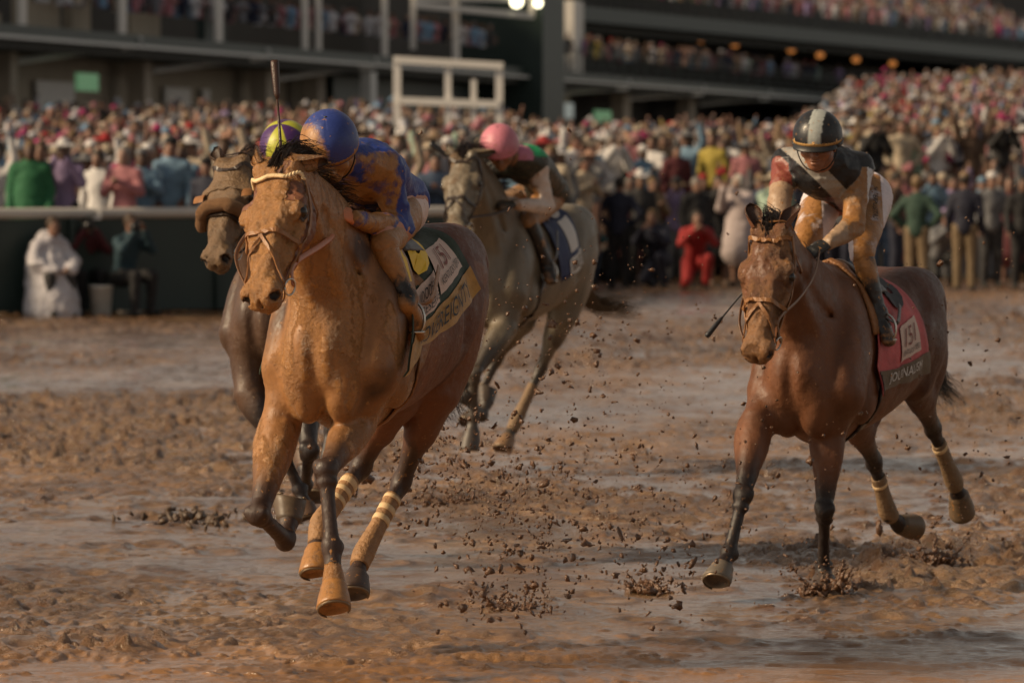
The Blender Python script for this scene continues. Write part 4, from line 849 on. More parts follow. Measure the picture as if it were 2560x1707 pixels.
    if sp.get('goggles'):
        mb = MB(); g = lambda a, b, z: hc + R @ np.array([a, b, z])
        for s in (-1, 1):
            P = []; n_ = 14; Vg = [g(s * .036, .106, -.002)]
            for ring, (rx, rz, dy) in enumerate(((.026, .018, -.003), (.036, .025, -.014), (.037, .026, -.024))):
                for i in range(n_):
                    a = 2 * math.pi * i / n_; x_ = s * (.036 + rx * math.cos(a)); Vg.append(g(x_, .106 + dy - .9 * max(0, abs(x_) - .03), -.002 + rz * math.sin(a)))
            Fg = [(0, 1 + i, 1 + (i + 1) % n_) for i in range(n_)] + [(1 + r_ * n_ + i, 1 + (r_ + 1) * n_ + i, 1 + (r_ + 1) * n_ + (i + 1) % n_, 1 + r_ * n_ + (i + 1) % n_) for r_ in (0, 1) for i in range(n_)]
            mb.add(Vg, Fg if s > 0 else [f[::-1] for f in Fg])
        go = mb.build('goggles', M_LENS, root, True); mb = MB(); mb.tube([g(.112 * math.cos(a), -.01 + .118 * math.sin(a), .004 - .01 * math.sin(a)) for a in np.linspace(math.radians(150), math.radians(390), 26)][0:], [(.003, .010)] * 26, 6, side=R[:, 2] * 0 + R[:, 0]); mb.build('strap', M_BLACKRUB, go, True)
    mb = MB(); g = lambda a, b, z: hc + R @ np.array([a, b, z])
    for s in (-1, 1): mb.tube(spline([g(s * .092, .01, .0), g(s * .083, .02, -.055), g(s * .050, .035, -.105), g(0, .045, -.122)], 5), [(.003, .008)] * 16, 6)
    mb.build('chin_strap', M_BLACKRUB, out['helmet'], True)
    return out
# ------------------------------------------------------------------ tack of the four horses
YEL = simple('yellow print', (.78, .50, .02), .55, .12, 60, .4, .002); M_PANEL = simple('mud speckled white panel', (.60, .44, .36), .6, .25, 140, .3, .002); M_GOLD = simple('muddy gold name band', (.40, .20, .035), .5, .5, 26, .6, .004)
M_GREEN = simple('dark green saddle cloth', (.020, .034, .016), .62, .5, 14, .6, .008); M_PINK = simple('pink saddle cloth', (.48, .085, .085), .6, .6, 10, .6, .008); M_NAVY = simple('navy saddle cloth', (.016, .026, .085), .6, .4, 14, .6, .008)
M_OLIVE = simple('muddy dark name band', (.13, .085, .045), .55, .4, 30, .6, .005); M_WHITE = simple('off white print', (.62, .58, .54), .6, .15, 60, .3); M_REDP = simple('dull red print', (.20, .045, .03), .6, .1, bump=0)
M_BROWNCLOTH = simple('brown muddy cloth', (.16, .095, .045), .45, .4, 18, .9, .012); M_MUDCLOTH = simple('mud soaked cloth', (.27, .115, .036), .45, .4, 18, .9, .012)
def lp(h, px, py, off=.0):
    """where the sight line of a photo pixel meets this horse's flank, in the horse's frame"""
    H = h['H']; o = H.l(np.array([0, 0, CAMH])); t = H.l(W(px, py, 30.)); q, n = h['pj'].ray(o, nrm(t - o))
    if q is None: q, n = h['pj'].near(H.l(W(px, py, h['H'].o[1] + .2)))
    return q + n * off
bridle(H1, M_LEATHER, brow=False, w=.013, noseband=.335); bridle(H2, M_LEATHER, fig8=True, w=.015); bridle(H3, M_DARKLEATHER, w=.015); bridle(H4, M_DARKLEATHER, fig8=False, w=.016)
# plaited browband of the leader
hd = H1['hd']; P = spline([H1['pj'].near(hd(.050 + .03 * (1 - s * s), s * .12, .06 - .10 * s * s), .010)[0] for s in np.linspace(-1, 1, 9)], 7); mb = MB(); n_ = 34
for i in range(n_):
    t = i / (n_ - 1) * (len(P) - 1); k = min(int(t), len(P) - 2); p = P[k] + (P[k + 1] - P[k]) * (t - k); T = nrm(P[k + 1] - P[k]); nn = H1['pj'].near(p)[1]; s_ = np.cross(nn, T); a = nrm(T * .75 + s_ * .66)
    mb.ball(p, (.0125, .0058, .0070), 8, 6, M=np.stack([a, np.cross(nn, a), nn], 1))
mb.build('plaited_browband', M_ROPE, H1['root'], True)
# saddle cloths
c1 = Cloth(H1, .22, -.30, lp(H1, 985, 938), lp(H1, 1176, 730), mat=M_GREEN, flare=.03)
c1.poly('name_band', [(.0, .80), (1, .77), (1, 1.0), (.0, 1.0)], M_GOLD); c1.text('SOVEREIGNTY', [(.24, .83), (.84, .80), (.84, .93), (.24, .95)], M_BLACK, shear=.25)
c1.poly('sponsor_panel', [(.52, .44), (.92, .42), (.92, .72), (.52, .73)], M_PANEL, .007); c1.text('151', [(.60, .46), (.82, .46), (.82, .61), (.60, .61)], M_REDP, shear=.35); c1.text('KENTUCKY DERBY', [(.55, .64), (.90, .63), (.90, .68), (.55, .69)], M_BLACK)
c1.poly('sponsor_panel', [(.20, .58), (.50, .57), (.50, .76), (.20, .76)], M_PANEL, .007); c1.text('WOODFORD', [(.24, .61), (.48, .60), (.48, .66), (.24, .67)], M_BLACK); c1.text('RESERVE', [(.28, .69), (.48, .68), (.48, .73), (.28, .74)], M_BLACK)
c1.text('18', [(.02, .15), (.52, .13), (.52, .53), (.02, .55)], YEL, bold=.05, name='number')
c2 = Cloth(H2, .22, -.14, lp(H2, 2190, 990), lp(H2, 2302, 925), mat=M_PINK, flare=.02)
c2.poly('name_band', [(.0, .82), (1, .82), (1, 1.0), (.0, 1.0)], M_OLIVE); c2.text('JOURNALISM', [(.22, .84), (.82, .84), (.82, .94), (.22, .95)], M_WHITE)
c2.poly('sponsor_panel', [(.42, .60), (.82, .58), (.82, .77), (.42, .79)], M_PANEL, .007); c2.text('151', [(.50, .62), (.74, .61), (.74, .70), (.50, .71)], M_REDP, shear=.35); c2.text('KENTUCKY DERBY', [(.46, .73), (.78, .72), (.78, .75), (.46, .76)], M_BLACK)
c2.text('8', [(.40, .14), (.78, .14), (.78, .52), (.40, .52)], M_BLACK, bold=.05, name='number')
c3 = Cloth(H3, .22, -.32, lp(H3, 1392, 705), lp(H3, 1440, 660), mat=M_NAVY, n=(16, 14))
c3.poly('name_band', [(.35, .82), (1, .80), (1, 1.0), (.35, 1.0)], M_WHITE); c3.text('BAEZA', [(.45, .84), (.95, .83), (.95, .95), (.45, .96)], M_OLIVE); c3.poly('sponsor_panel', [(.50, .46), (.93, .44), (.93, .76), (.50, .77)], M_WHITE, off=.006)
c3.text('3', [(.40, .08), (.85, .08), (.85, .42), (.40, .42)], M_WHITE, bold=.05, name='number')
c4 = Cloth(H4, .22, -.32, H4['X'](.2, .28, 1.05), H4['X'](-.3, .28, 1.10), mat=M_NAVY, n=(10, 10))
for h in (H1, H2, H3, H4): girth(h, .28, M_MUDCLOTH if h is H1 else M_DARKLEATHER)
def saddle(h, mat, pad):
    X = h['X']; sd = patch(h, [[X(x, y * (1.0 if x > 0 else .9), z) for y, z in ((-.20, 1.50), (-.12, 1.58), (0, 1.62), (.12, 1.58), (.20, 1.50))] for x in (.27, .20, .12, .05)], .016, .016, 'saddle', mat)
    patch(h, [[X(x + .03 * abs(y), y, z) for y, z in ((-.27, 1.30), (-.24, 1.42), (0, 1.62), (.24, 1.42), (.27, 1.30))] for x in (.36, .31, .27)], .010, .014, 'saddle_pad', pad)
saddle(H1, M_DARKLEATHER, M_LEATHER); saddle(H2, M_DARKLEATHER, M_MUDCLOTH); saddle(H3, M_DARKLEATHER, M_DARKLEATHER); saddle(H4, M_DARKLEATHER, M_DARKLEATHER)
# sheepskin noseband and blinkers of the horse behind
hd = H4['hd']; P = spline([H4['pj'].near(hd(.33, .13 * math.sin(a), -.08 + .14 * math.cos(a)), .030)[0] for a in np.linspace(-1.75, 1.75, 11)], 4); M_FLEECE = simple('muddy sheepskin', (.25, .125, .05), .8, .4, 60, 1, .02)
mb = MB(); mb.tube(P, [.032 * min(1, .5 + .5 * min(i, len(P) - 1 - i) / 2) for i in range(len(P))], 14); mb.build('sheepskin_noseband', M_FLEECE, H4['root'], True)
for s in (-1, 1):
    mb = MB(); V = []; c = hd(.235, s * .085, -.05)
    for lay in (0, 1):
        for i in range(9):
            a = math.radians(-20 + 200 * i / 8)
            for r_, o_ in ((.062, 0), (.058, .050)): V.append(c + H4['HR'] @ np.array([-math.sin(a) * (r_ - lay * .004), s * (o_), math.cos(a) * (r_ - lay * .004) - .005]))
    F = [(l * 18 + i * 2, l * 18 + i * 2 + 1, l * 18 + i * 2 + 3, l * 18 + i * 2 + 2) for l in (0, 1) for i in range(8)] + [(i * 2 + 1, 18 + i * 2 + 1, 18 + i * 2 + 3, i * 2 + 3) for i in range(8)]
    mb.add(V, F); mb.build('blinker', M_LEATHER, H4['root'], True)
patch(H4, [[hd(x, y, z) for y, z in ((-.12, -.07), (-.09, .02), (0, .06), (.09, .02), (.12, -.07))] for x in (.02, .09, .16, .21)], .003, .004, 'blinker_hood', M_BROWNCLOTH)
# bandages
def bnd(h, key, a, b, r, mat, tapes, stretch=0):
    _, K, Fk, Co, So = h['J'][key]; P = [K + (Fk - K) * a, K + (Fk - K) * .6, Fk + (K - Fk) * .06] + ([Fk + (Co - Fk) * stretch] if stretch else []); bandage(h['root'], P, [(r, r + .006)] * 2 + [(r + .010, r + .014)] + ([(r + .004, r + .007)] if stretch else []), mat, tapes)
bnd(H1, 'lh', .20, 1, .033, M_BANDAGE, ((.02, .07), (.13, .18), (.24, .29)), .45); bnd(H1, 'rh', .22, 1, .034, M_BANDAGE, ((.05, .11), (.17, .23), (.29, .35)), .8)
bnd(H2, 'lh', .25, 1, .034, M_BANDAGE2, ((.06, .11),), .3); bnd(H2, 'rh', .28, 1, .034, M_BANDAGE2, ((.14, .19),), .3); bnd(H3, 'lh', .3, 1, .033, M_BANDAGE2, (), .5)
M_HAIR3 = simple('grey brown horse hair', (.085, .06, .038), .5, .4, 30, .2)
# manes and tails
rn = np.random.RandomState(5)
def mane(h, wind, n=260, L=.16, side=-1, fore=(), name='mane'):
    X = h['X']; T = h['hd'](.0, 0, .01); A = X(.42, 0, 1.62); R_ = []; D = []; LL = []
    for i in range(n):
        t = rn.uniform(0, 1); g = A + (T - A) * t + np.array([0, 0, .10]); q, nn = h['pj'].near(g); q = q + np.array([0, rn.uniform(-.008, .008), -.004]); R_.append(q); D.append(nrm(np.array([0, side * .6, .5]) + nn * .3 + np.array(wind) * rn.uniform(.6, 1.3) + rn.normal(0, .12, 3))); LL.append(L * rn.uniform(.6, 1.3))
    return strands(R_, D, LL, .0028, .9, .06, 5, rn).build(name, M_HAIR, h['root'], False)
def forelock(h, ends, n=220, r=.0030, spread=.02, sag=.03):
    hd = h['hd']; mb = MB(); E = [h['H'].px(*e) for e in ends]
    for i in range(n):
        a = hd(rn.uniform(-.03, .06), rn.uniform(-.030, .030), 0); a = h['pj'].near(a, -.003)[0]; w = rn.dirichlet(np.ones(len(E)) * .8); e = sum(wi * ei for wi, ei in zip(w, E)); f = rn.uniform(.45, 1.05); e = a + (e - a) * f + rn.normal(0, spread * f, 3); mid = (a + e) / 2 + np.array([0, 0, sag]) * rn.uniform(0, 1.2) + rn.normal(0, .008, 3)
        P = spline([a, mid, e], 4); mb.tube(P, [r * (1 - .75 * k / (len(P) - 1)) for k in range(len(P))], 3, cap=False)
    return mb.build('forelock', M_HAIR, h['root'], False)
def tail(h, pts, n=240, spread=.05, r=.0026, name='tail', mat=None):
    mb = MB(); P0 = np.array([h['H'].px(*p) if len(p) == 3 and p[2] > 10 else np.array(p) for p in pts], float)
    for i in range(n):
        o = rn.normal(0, 1, 3) * spread; o2 = rn.normal(0, 1, 3) * spread * .7; f = rn.uniform(.6, 1.0); m_ = len(P0); Q = np.array([P0[k] + (o * (k / (m_ - 1)) + o2 * math.sin(k / (m_ - 1) * 3.1)) * (.25 + k / (m_ - 1)) for k in range(m_)]); Q = spline(Q, 4); k = max(4, int(len(Q) * f)); Q = Q[:k]
        mb.tube(Q, [r * (1 - .8 * j / (k - 1)) for j in range(k)], 3, cap=False)
    return mb.build(name, mat or M_HAIR, h['root'], False)
mane(H1, (-1.0, .35, .1), 260, .10, 1); mane(H2, (-.2, -.1, .1), 200, .09, -1); mane(H3, (-.9, .3, .2), 160, .14, 1); mane(H4, (-.9, .3, .2), 120, .14, 1)
forelock(H1, [(700, 392, 20.95), (760, 350, 21.0), (815, 375, 21.05), (850, 415, 21.1), (800, 415, 21.0), (835, 440, 21.1)], 760, .0026, .022, .05)
forelock(H2, [(1895, 545, 24.98), (1918, 520, 25.05), (1935, 528, 25.05), (1940, 550, 25.0)], 320, .0030, .014, .01)
forelock(H3, [(1150, 372, 34.7), (1190, 370, 34.8), (1230, 360, 34.9), (1120, 385, 34.6)], 220, .005, .03, .03)
for h, pt in ((H1, [(1120, 640, 23.0), (1135, 760, 23.3), (1120, 900, 23.4), (1125, 1010, 23.35), (1165, 1045, 23.3)]), (H2, [(2325, 720, 26.75), (2338, 850, 27.0), (2345, 950, 27.1), (2372, 985, 27.1), (2382, 1015, 27.05)]),
              (H3, [(1445, 600, 36.6), (1462, 700, 36.9), (1478, 755, 37.1), (1535, 765, 37.2), (1612, 775, 37.2)]), (H4, [(955, 620, 28.4), (960, 800, 28.8), (955, 950, 28.8)])):
    tail(h, pt, 260 if h is not H3 else 380, .035 if h is not H3 else .035, .0022 if h is not H3 else .0036, mat=M_HAIR if h is not H3 else M_HAIR3)
# ------------------------------------------------------------------ riders
def seat(h, LJ, clear=dict(kn=.060, an=.055, toe=.055)):
    """bring the near leg outside the flank along its sight line; the far leg mirrors it"""
    H = h['H']; o = H.l(np.array([0, 0, CAMH]))
    for k, c in clear.items():
        px, py, d = LJ['l' + k]; q, n = h['pj'].ray(o, nrm(H.l(W(px, py, 30.)) - o))
        if q is not None: d = min(d, H.w(q)[1] - c) if k != 'kn' else min(d, H.w(q)[1] - c)
        LJ['l' + k] = (px, py, d)
        p = H.px(px, py, d) * (1, -1, 1); LJ['r' + k] = ('w',) + tuple(H.w(p))
    for k, c in (('lwr', .075), ('lel', .065)):
        px, py, d = LJ[k]; q, n = h['pj'].ray(o, nrm(H.l(W(px, py, 30.)) - o))
        if q is not None: LJ[k] = (px, py, min(d, H.w(q)[1] - c))
    return LJ
def segt(V, a, b): return ((V - a) @ (b - a)) / np.dot(b - a, b - a)
def full(n, c, a=0.): C = np.zeros((n, 4)); C[:, :3] = c; C[:, 3] = a; return C
def front(V, c, d, w=.1): return np.clip(((V - c) @ nrm(d)) / w, -1, 1)
def jk1(V, tg, L, f):
    C = full(len(V), (.009, .032, .21)); d = (V - L['chest']); low = np.clip(.5 - d[:, 2] * 5, 0, 1); frn = np.clip(.45 - d[:, 1] * 2.2, 0, 1)
    sm = lambda a, w_: np.clip(a / w_ + .9 * f, 0, 1); b1 = sm(V[:, 0] - L['lsh'][0] - .050, .05); b2 = sm(V[:, 2] - L['lsh'][2] - .055, .05) * sm(V[:, 0] - L['head'][0] - .05, .05); b3 = sm(V[:, 1] - L['lsh'][1] - .10, .06); arm = tg == 2; b4 = sm(L['lel'][2] - .018 - V[:, 2], .04) * arm
    C[:, 3] = np.clip((.72 + .34 * f) * (1 - np.maximum(np.maximum(b1, b2), np.maximum(b3 * ~arm, b4))) + .02, .02, .95); return C
def br1(V, tg, L, f): C = full(len(V), (.66, .50, .44), .25); fr = V[:, 1] < L['lhip'][1] - .16; C[fr, 3] = .95; C[:, 3] += .1 * f; return C
def mudb(a): return lambda V, tg, L, f: np.hstack([full(len(V), (.018, .015, .014), 0)[:, :3], np.clip(a + .3 * f, 0, 1)[:, None]])
def cap1(a, t, p): return (.022, .042, .20, np.clip(.20 + .80 * np.clip(p[0] * .9 + .5 * p[1] + .02, 0, 1), 0, 1))
LJ1 = dict(pelvis=(985, 498, 22.22), waist=(955, 462, 22.0), chest=(915, 430, 21.78), neck=(868, 402, 21.52), head=(826, 372, 21.36), lsh=(962, 425, 21.66), rsh=(790, 452, 21.72), lel=(1002, 572, 21.72), rel=(742, 565, 21.80), lwr=(888, 548, 21.44), rwr=(718, 480, 21.58),
    lhip=(1010, 520, 22.18), rhip=(925, 522, 22.28), lkn=(958, 612, 21.82), rkn=(815, 612, 21.95), lan=(1016, 745, 22.0), ran=(822, 745, 22.15), ltoe=(1036, 838, 21.83), rtoe=(815, 835, 22.0))
J1 = make_jockey(dict(label='jockey in a muddy royal blue jacket and blue cap, crouched on the leading horse', j=seat(H1, LJ1), fwd=(-.31, -.95, 0), up=(-.10, -.62, .78), face=(.05, -.62, -.78), hr=.109, skin=(.42, .17, .09), glove=(.55, .19, .085), glovemud=.35,
    hand=dict(l=((-.80, -.45, .38), (-.15, -.65, .75), 1), r=((-.2, -.5, .8), (-.3, .2, .6), -1)), jacket=jk1, breeches=br1, boots=mudb(.86), cap=cap1, band=(.62, .34, .12, .8), facemud=.8, peak=False))
def jk2(V, tg, L, f):
    C = full(len(V), (.010, .010, .012), .04); c = L['chest']; d = V - c; ax_ = d[:, 0] * .70 + (d[:, 2]) * .72; band = (np.abs(ax_ + .030) < .034) & (V[:, 1] < L['pelvis'][1] - .1); C[band, :3] = (.30, .28, .25); C[band, 3] = .45
    arm = tg == 2; C[arm, :3] = (.34, .23, .15); C[arm, 3] = np.clip(.66 + .25 * f[arm], .1, .95); out_ = arm & (V[:, 0] > L['lsh'][0] + .035); C[out_, 3] = .05; C[out_, :3] = (.60, .60, .62)
    r = arm & (V[:, 0] < c[0]) & (segt(V, L['rsh'], L['rel']) < .72); C[r, :3] = (.20, .042, .026); C[r, 3] = .52
    r2 = r & (V[:, 0] > L['rsh'][0] + .015); C[r2, :3] = (.10, .085, .065); ln = arm & (V[:, 0] < c[0]) & (segt(V, L['rsh'], L['rel']) > .72); C[ln, 3] = .55; return C
def br2(V, tg, L, f): C = full(len(V), (.66, .58, .60), .02); m = (V[:, 1] < L['lhip'][1] - .02) & (V[:, 0] < L['lhip'][0] + .04) & (np.abs(V[:, 0] - L['pelvis'][0] + .06) > .06); C[m, 3] = np.clip(.85 + .25 * f[m], 0, 1); return C
def cap2(a, t, p): m = abs(p[0] + .12 - .10 * t) < .26; return ((.34, .36, .34) if m else (.010, .010, .012)) + (.16 if t > .35 else .03,)
LJ2 = dict(pelvis=(2116, 478, 26.10), waist=(2100, 452, 25.92), chest=(2066, 432, 25.66), neck=(2054, 400, 25.52), head=(2043, 357, 25.36), lsh=(2146, 418, 25.66), rsh=(1968, 408, 25.74), lel=(2132, 568, 25.52), rel=(1948, 500, 25.55), lwr=(2072, 608, 25.36), rwr=(1958, 592, 25.40),
    lhip=(2178, 488, 26.05), rhip=(2062, 498, 26.15), lkn=(2154, 632, 25.62), rkn=(2008, 612, 25.78), lan=(2197, 785, 25.72), ran=(2030, 775, 25.95), ltoe=(2222, 852, 25.58), rtoe=(2020, 850, 25.8))
J2 = make_jockey(dict(label='jockey in a black vest with a pale diagonal sash, looking down over the bay horse', j=seat(H2, LJ2), fwd=(-.35, -.94, 0), up=(-.03, -.24, .96), face=(-.20, -.93, -.26), hr=.109, skin=(.26, .11, .06), glove=(.012, .012, .012), glovemud=.35, h=.0058,
    hand=dict(l=((-.75, -.5, -.35), (-.2, -.6, .7), 1), r=((-.1, -.7, -.5), (-.5, -.3, .6), -1)), jacket=jk2, breeches=br2, boots=mudb(.58), cap=cap2, band=(.60, .35, .12, .6), goggles=True, facemud=.25))
def jk3(V, tg, L, f):
    C = full(len(V), (.030, .030, .022), .45); c = L['chest']; up_ = (V[:, 2] > c[2] + .05) & (tg == 1) & (V[:, 0] > c[0] - .02); C[up_, :3] = (.01, .30, .10); C[up_, 3] = .1; pk = (np.linalg.norm(V - L['neck'], axis=1) < .11); pk &= V[:, 2] > L['neck'][2] - .02; C[pk, :3] = (.45, .14, .22); C[pk, 3] = .35
    arm = tg == 2; C[arm, :3] = (.58, .48, .42); C[arm, 3] = np.clip(.62 + .25 * f[arm], .1, .95); o = arm & (V[:, 0] > L['lsh'][0] + .025); C[o, 3] = .02; return C
LJ3 = dict(pelvis=(1368, 478, 35.75), waist=(1350, 440, 35.5), chest=(1315, 412, 35.25), neck=(1290, 392, 35.02), head=(1250, 374, 34.88), lsh=(1338, 408, 35.15), rsh=(1225, 425, 35.25), lel=(1366, 515, 35.2), rel=(1200, 500, 35.3), lwr=(1293, 512, 34.98), rwr=(1222, 478, 35.0),
    lhip=(1376, 490, 35.75), rhip=(1325, 490, 35.85), lkn=(1322, 552, 35.3), rkn=(1240, 552, 35.45), lan=(1368, 660, 35.5), ran=(1262, 660, 35.7), ltoe=(1378, 702, 35.35), rtoe=(1262, 700, 35.5))
J3 = make_jockey(dict(label='jockey in a pink cap with green and pink shoulders, crouched on the grey horse', j=seat(H3, LJ3), fwd=(-.4, -.91, 0), up=(-.10, -.5, .83), face=(.0, -.7, -.65), hr=.120, h=.009, skin=(.2, .09, .05), glove=(.05, .04, .03), glovemud=.6,
    hand=dict(l=((-.85, -.35, .1), (-.2, -.5, .8), 1), r=((-.4, -.7, .1), (-.3, -.3, .8), -1)), jacket=jk3, breeches=lambda V, tg, L, f: full(len(V), (.35, .25, .18), .7), boots=mudb(.55), cap=lambda a, t, p: (.50, .17, .22, .42 if p[0] > .05 else .22), band=(.6, .2, .28, .2), facemud=.6, peak=False))
LJ4 = dict(pelvis=(880, 495, 27.62), waist=(850, 462, 27.4), chest=(800, 432, 27.15), neck=(760, 405, 26.95), head=(716, 384, 26.82), lsh=(830, 430, 27.0), rsh=(690, 440, 27.1), lel=(850, 540, 27.05), rel=(655, 530, 27.1), lwr=(760, 530, 26.8), rwr=(660, 500, 26.8),
    lhip=(905, 505, 27.6), rhip=(840, 505, 27.7), lkn=(830, 590, 27.2), rkn=(730, 590, 27.3), lan=(880, 700, 27.4), ran=(740, 700, 27.5), ltoe=(890, 770, 27.25), rtoe=(735, 765, 27.35))
J4 = make_jockey(dict(label='jockey in a purple and yellow quartered cap, almost hidden behind the leading rider', j=seat(H4, LJ4), fwd=(-.4, -.91, 0), up=(-.15, -.5, .83), face=(.0, -.7, -.65), hr=.120, h=.010,
    hand=dict(l=((-.85, -.35, .1), (-.2, -.5, .8), 1), r=((-.4, -.7, .1), (-.3, -.3, .8), -1)), jacket=lambda V, tg, L, f: full(len(V), (.10, .02, .16), .3), breeches=lambda V, tg, L, f: full(len(V), (.5, .4, .35), .5), boots=mudb(.6),
    cap=lambda a, t, p: ((.42, .42, .03) if int(a / (math.pi / 3) + .2) % 2 else (.060, .018, .11)) + (np.clip(.62 - .8 * (p[2] - .2), .15, .7),), facemud=.6))
# whips
M_WHIP = simple('dark brown whip leather', (.045, .020, .012), .35, .5, 40, .5); M_WHIP2 = simple('black whip', (.010, .010, .012), .35, .3, 40, .3)
def whip(label, a, b, mat, r=.0065, flap=.36):
    A, B = W(*a), W(*b); o = empty('riding_whip', tuple(A), label=label, cat='riding whip'); B = B - A; mb = MB(); mb.tube([np.zeros(3), B * .25, B * (1 - flap)], [r * 1.1, r * .85, r * .7], 8); mb.build('shaft', mat, o, True)
    mb = MB(); mb.tube([B * (1 - flap), B * (1 - flap * .85), B * (1 - .03), B], [(r * .8, r * .8), (r * 1.7, r * 1.1), (r * 2.3, r * 1.4), (r * 2.0, r * 1.2)], 8, side=(1, 0, 0)); mb.build('flap', mat, o, True)
    mb = MB(); mb.tube([-B * .10, np.zeros(3), B * .08], [r * 1.9, r * 2.0, r * 1.6], 10); mb.build('grip', M_BLACKRUB, o, True)
whip('dark brown whip raised upright above the leading horse', (706, 420, 21.50), (687, 152, 21.60), M_WHIP, .0072); whip('black whip pointing down past the bay horse', (1952, 615, 25.42), (1766, 842, 25.30), M_WHIP2, .0055, .22); whip('dark whip held beside the grey horse', (1222, 470, 34.95), (1076, 358, 35.0), M_WHIP2, .008, .3)
# stirrups and reins
def rein(h, jk, hand, bit_side, mid, mat, w=.018, name='rein'):
    a = h['hd'](.49, bit_side * .072, -.13); b = h['H'].l(jk['base'] + jk['L'][hand] ) if isinstance(hand, str) else h['H'].px(*hand); M_ = [h['H'].px(*m) for m in mid]; return strip_tube(name, [a] + M_ + [b], w, .006, mat, h['root'])
M_REIN = simple('muddy rubber rein', (.17, .085, .040), .3, .4, 40, .4, .003); M_REINO = simple('orange brown rein', (.40, .12, .035), .35, .3, 30, .4, .003)
rein(H1, J1, (842, 512, 21.30), 1, [(735, 660, 20.75), (800, 615, 21.0), (832, 588, 21.15), (836, 555, 21.25)], M_REINO, .024); rein(H1, J1, 'rwr', -1, [(590, 640, 20.9), (640, 560, 21.2)], M_REIN)
rein(H2, J2, (2050, 625, 25.28), 1, [(1948, 800, 24.78), (2000, 745, 24.98), (2035, 690, 25.15)], M_REIN, .018); rein(H2, J2, (1955, 600, 25.32), -1, [(1850, 790, 24.95), (1880, 690, 25.2)], M_REIN)
rein(H3, J3, 'lwr', 1, [(1175, 545, 34.5), (1235, 535, 34.75)], M_DARKLEATHER); rein(H3, J3, 'rwr', -1, [(1120, 520, 34.6)], M_DARKLEATHER); rein(H4, J4, 'lwr', 1, [(640, 600, 26.4)], M_DARKLEATHER); rein(H4, J4, 'rwr', -1, [(560, 560, 26.5)], M_DARKLEATHER)
for h, j in ((H1, J1), (H2, J2), (H3, J3), (H4, J4)):
    for s, k in ((1, 'l'), (-1, 'r')):
        foot = h['H'].l(j['base'] + (j['L'][k + 'an'] * .35 + j['L'][k + 'toe'] * .65) + np.array([0, 0, -.035])); top = h['X'](.10, s * .25, 1.42); stirrup(h, top, foot, s, M_LEATHER if h is H1 else M_DARKLEATHER)
# lettering down the outside of the white breeches
V, F = text_geo('UTTERPOSITAS'); a = V[:, 0] / V[:, 0].max(); P0 = W(2196, 450, 25.9); P1 = W(2186, 552, 25.75); ux = nrm(np.array([-1, 0, .1])) * .028; pts = []
for (x_, y_), t in zip(V, a):
    p = P0 + (P1 - P0) * t + ux * -(y_ - .5); q, n = J2['breechespj'].near(p - J2['base'], .003); pts.append(q)
mesh_obj('lettering', pts, F, M_BLACK, J2['breeches'], False)
# ------------------------------------------------------------------ the grandstand
def sline(sl, sr, pl, pr):      # scale (px per metre) linear across the picture = a straight wall going away
    k = (sr - sl) / (pr - pl); return lambda px: sl + k * (px - pl)
FS = sline(86., 44., 0., 2068.)
def SP(px, z, out=0.0, S=FS):
    s = S(px); P = np.array([(px - 1280) / s, FPX / s, z]); a = np.array([(0 - 1280) / S(0), FPX / S(0)]); b = np.array([(2068 - 1280) / S(2068), FPX / S(2068)]); t = nrm(np.append(b - a, 0)); return P + np.array([t[1], -t[0], 0]) * out
def zy(py, px, S=FS): return CAMH + (HOR - py) / S(px)
def pbox(mb, p0, p1, z0, z1, o0, o1, S=FS):
    """box on the facade from pixel column p0 to p1, heights z0..z1, from o0 (inside, negative) to o1 (towards the track)"""
    V = [SP(p, z, o, S) for p in (p0, p1) for o in (o0, o1) for z in (z0, z1)]
    mb.add(V, [(0, 1, 3, 2), (4, 6, 7, 5), (0, 4, 5, 1), (2, 3, 7, 6), (0, 2, 6, 4), (1, 5, 7, 3)])
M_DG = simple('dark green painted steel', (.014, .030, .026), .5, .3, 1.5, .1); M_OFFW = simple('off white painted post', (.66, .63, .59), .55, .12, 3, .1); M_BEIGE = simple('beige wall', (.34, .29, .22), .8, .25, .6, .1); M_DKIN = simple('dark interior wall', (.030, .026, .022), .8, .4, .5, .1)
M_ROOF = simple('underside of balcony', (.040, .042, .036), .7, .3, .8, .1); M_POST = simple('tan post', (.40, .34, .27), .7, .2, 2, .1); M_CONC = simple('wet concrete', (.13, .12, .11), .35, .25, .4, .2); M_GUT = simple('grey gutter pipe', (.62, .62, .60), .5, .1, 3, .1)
def emis(name, col, st):
    m = bpy.data.materials.new(name); m.use_nodes = True; b = m.node_tree.nodes['Principled BSDF']; b.inputs['Emission Color'].default_value = (*col, 1); b.inputs['Emission Strength'].default_value = st; b.inputs['Base Color'].default_value = (*col, 1); return m
M_WARM = emis('warm lamp glass', (1, .36, .09), .45); M_COLD = emis('floodlight glass', (1, .92, .62), 5); M_TV = emis('green and white screen', (.16, .36, .18), .30); M_TV2 = emis('white screen', (.40, .45, .42), .3)
gs = empty('grandstand', tuple(SP(400, 0)), label='dark green and white racecourse grandstand with a glazed balcony behind the crowd', cat='grandstand'); GB = np.array(gs.location)
def part(mb, name, mat, parent=None, **k):
    o = mb.build(name, mat, None, False, **k); o.parent = parent or gs; V = np.zeros(len(o.data.vertices) * 3, np.float32); o.data.vertices.foreach_get('co', V); V = V.reshape(-1, 3) - GB.astype(np.float32); o.data.vertices.foreach_set('co', V.ravel()); o.data.update(); return o
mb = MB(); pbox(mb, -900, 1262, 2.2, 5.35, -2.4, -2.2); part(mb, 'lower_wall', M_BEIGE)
mb = MB(); pbox(mb, 1330, 2250, 2.0, 5.35, -3.2, -3.0); part(mb, 'lower_wall', M_DKIN)
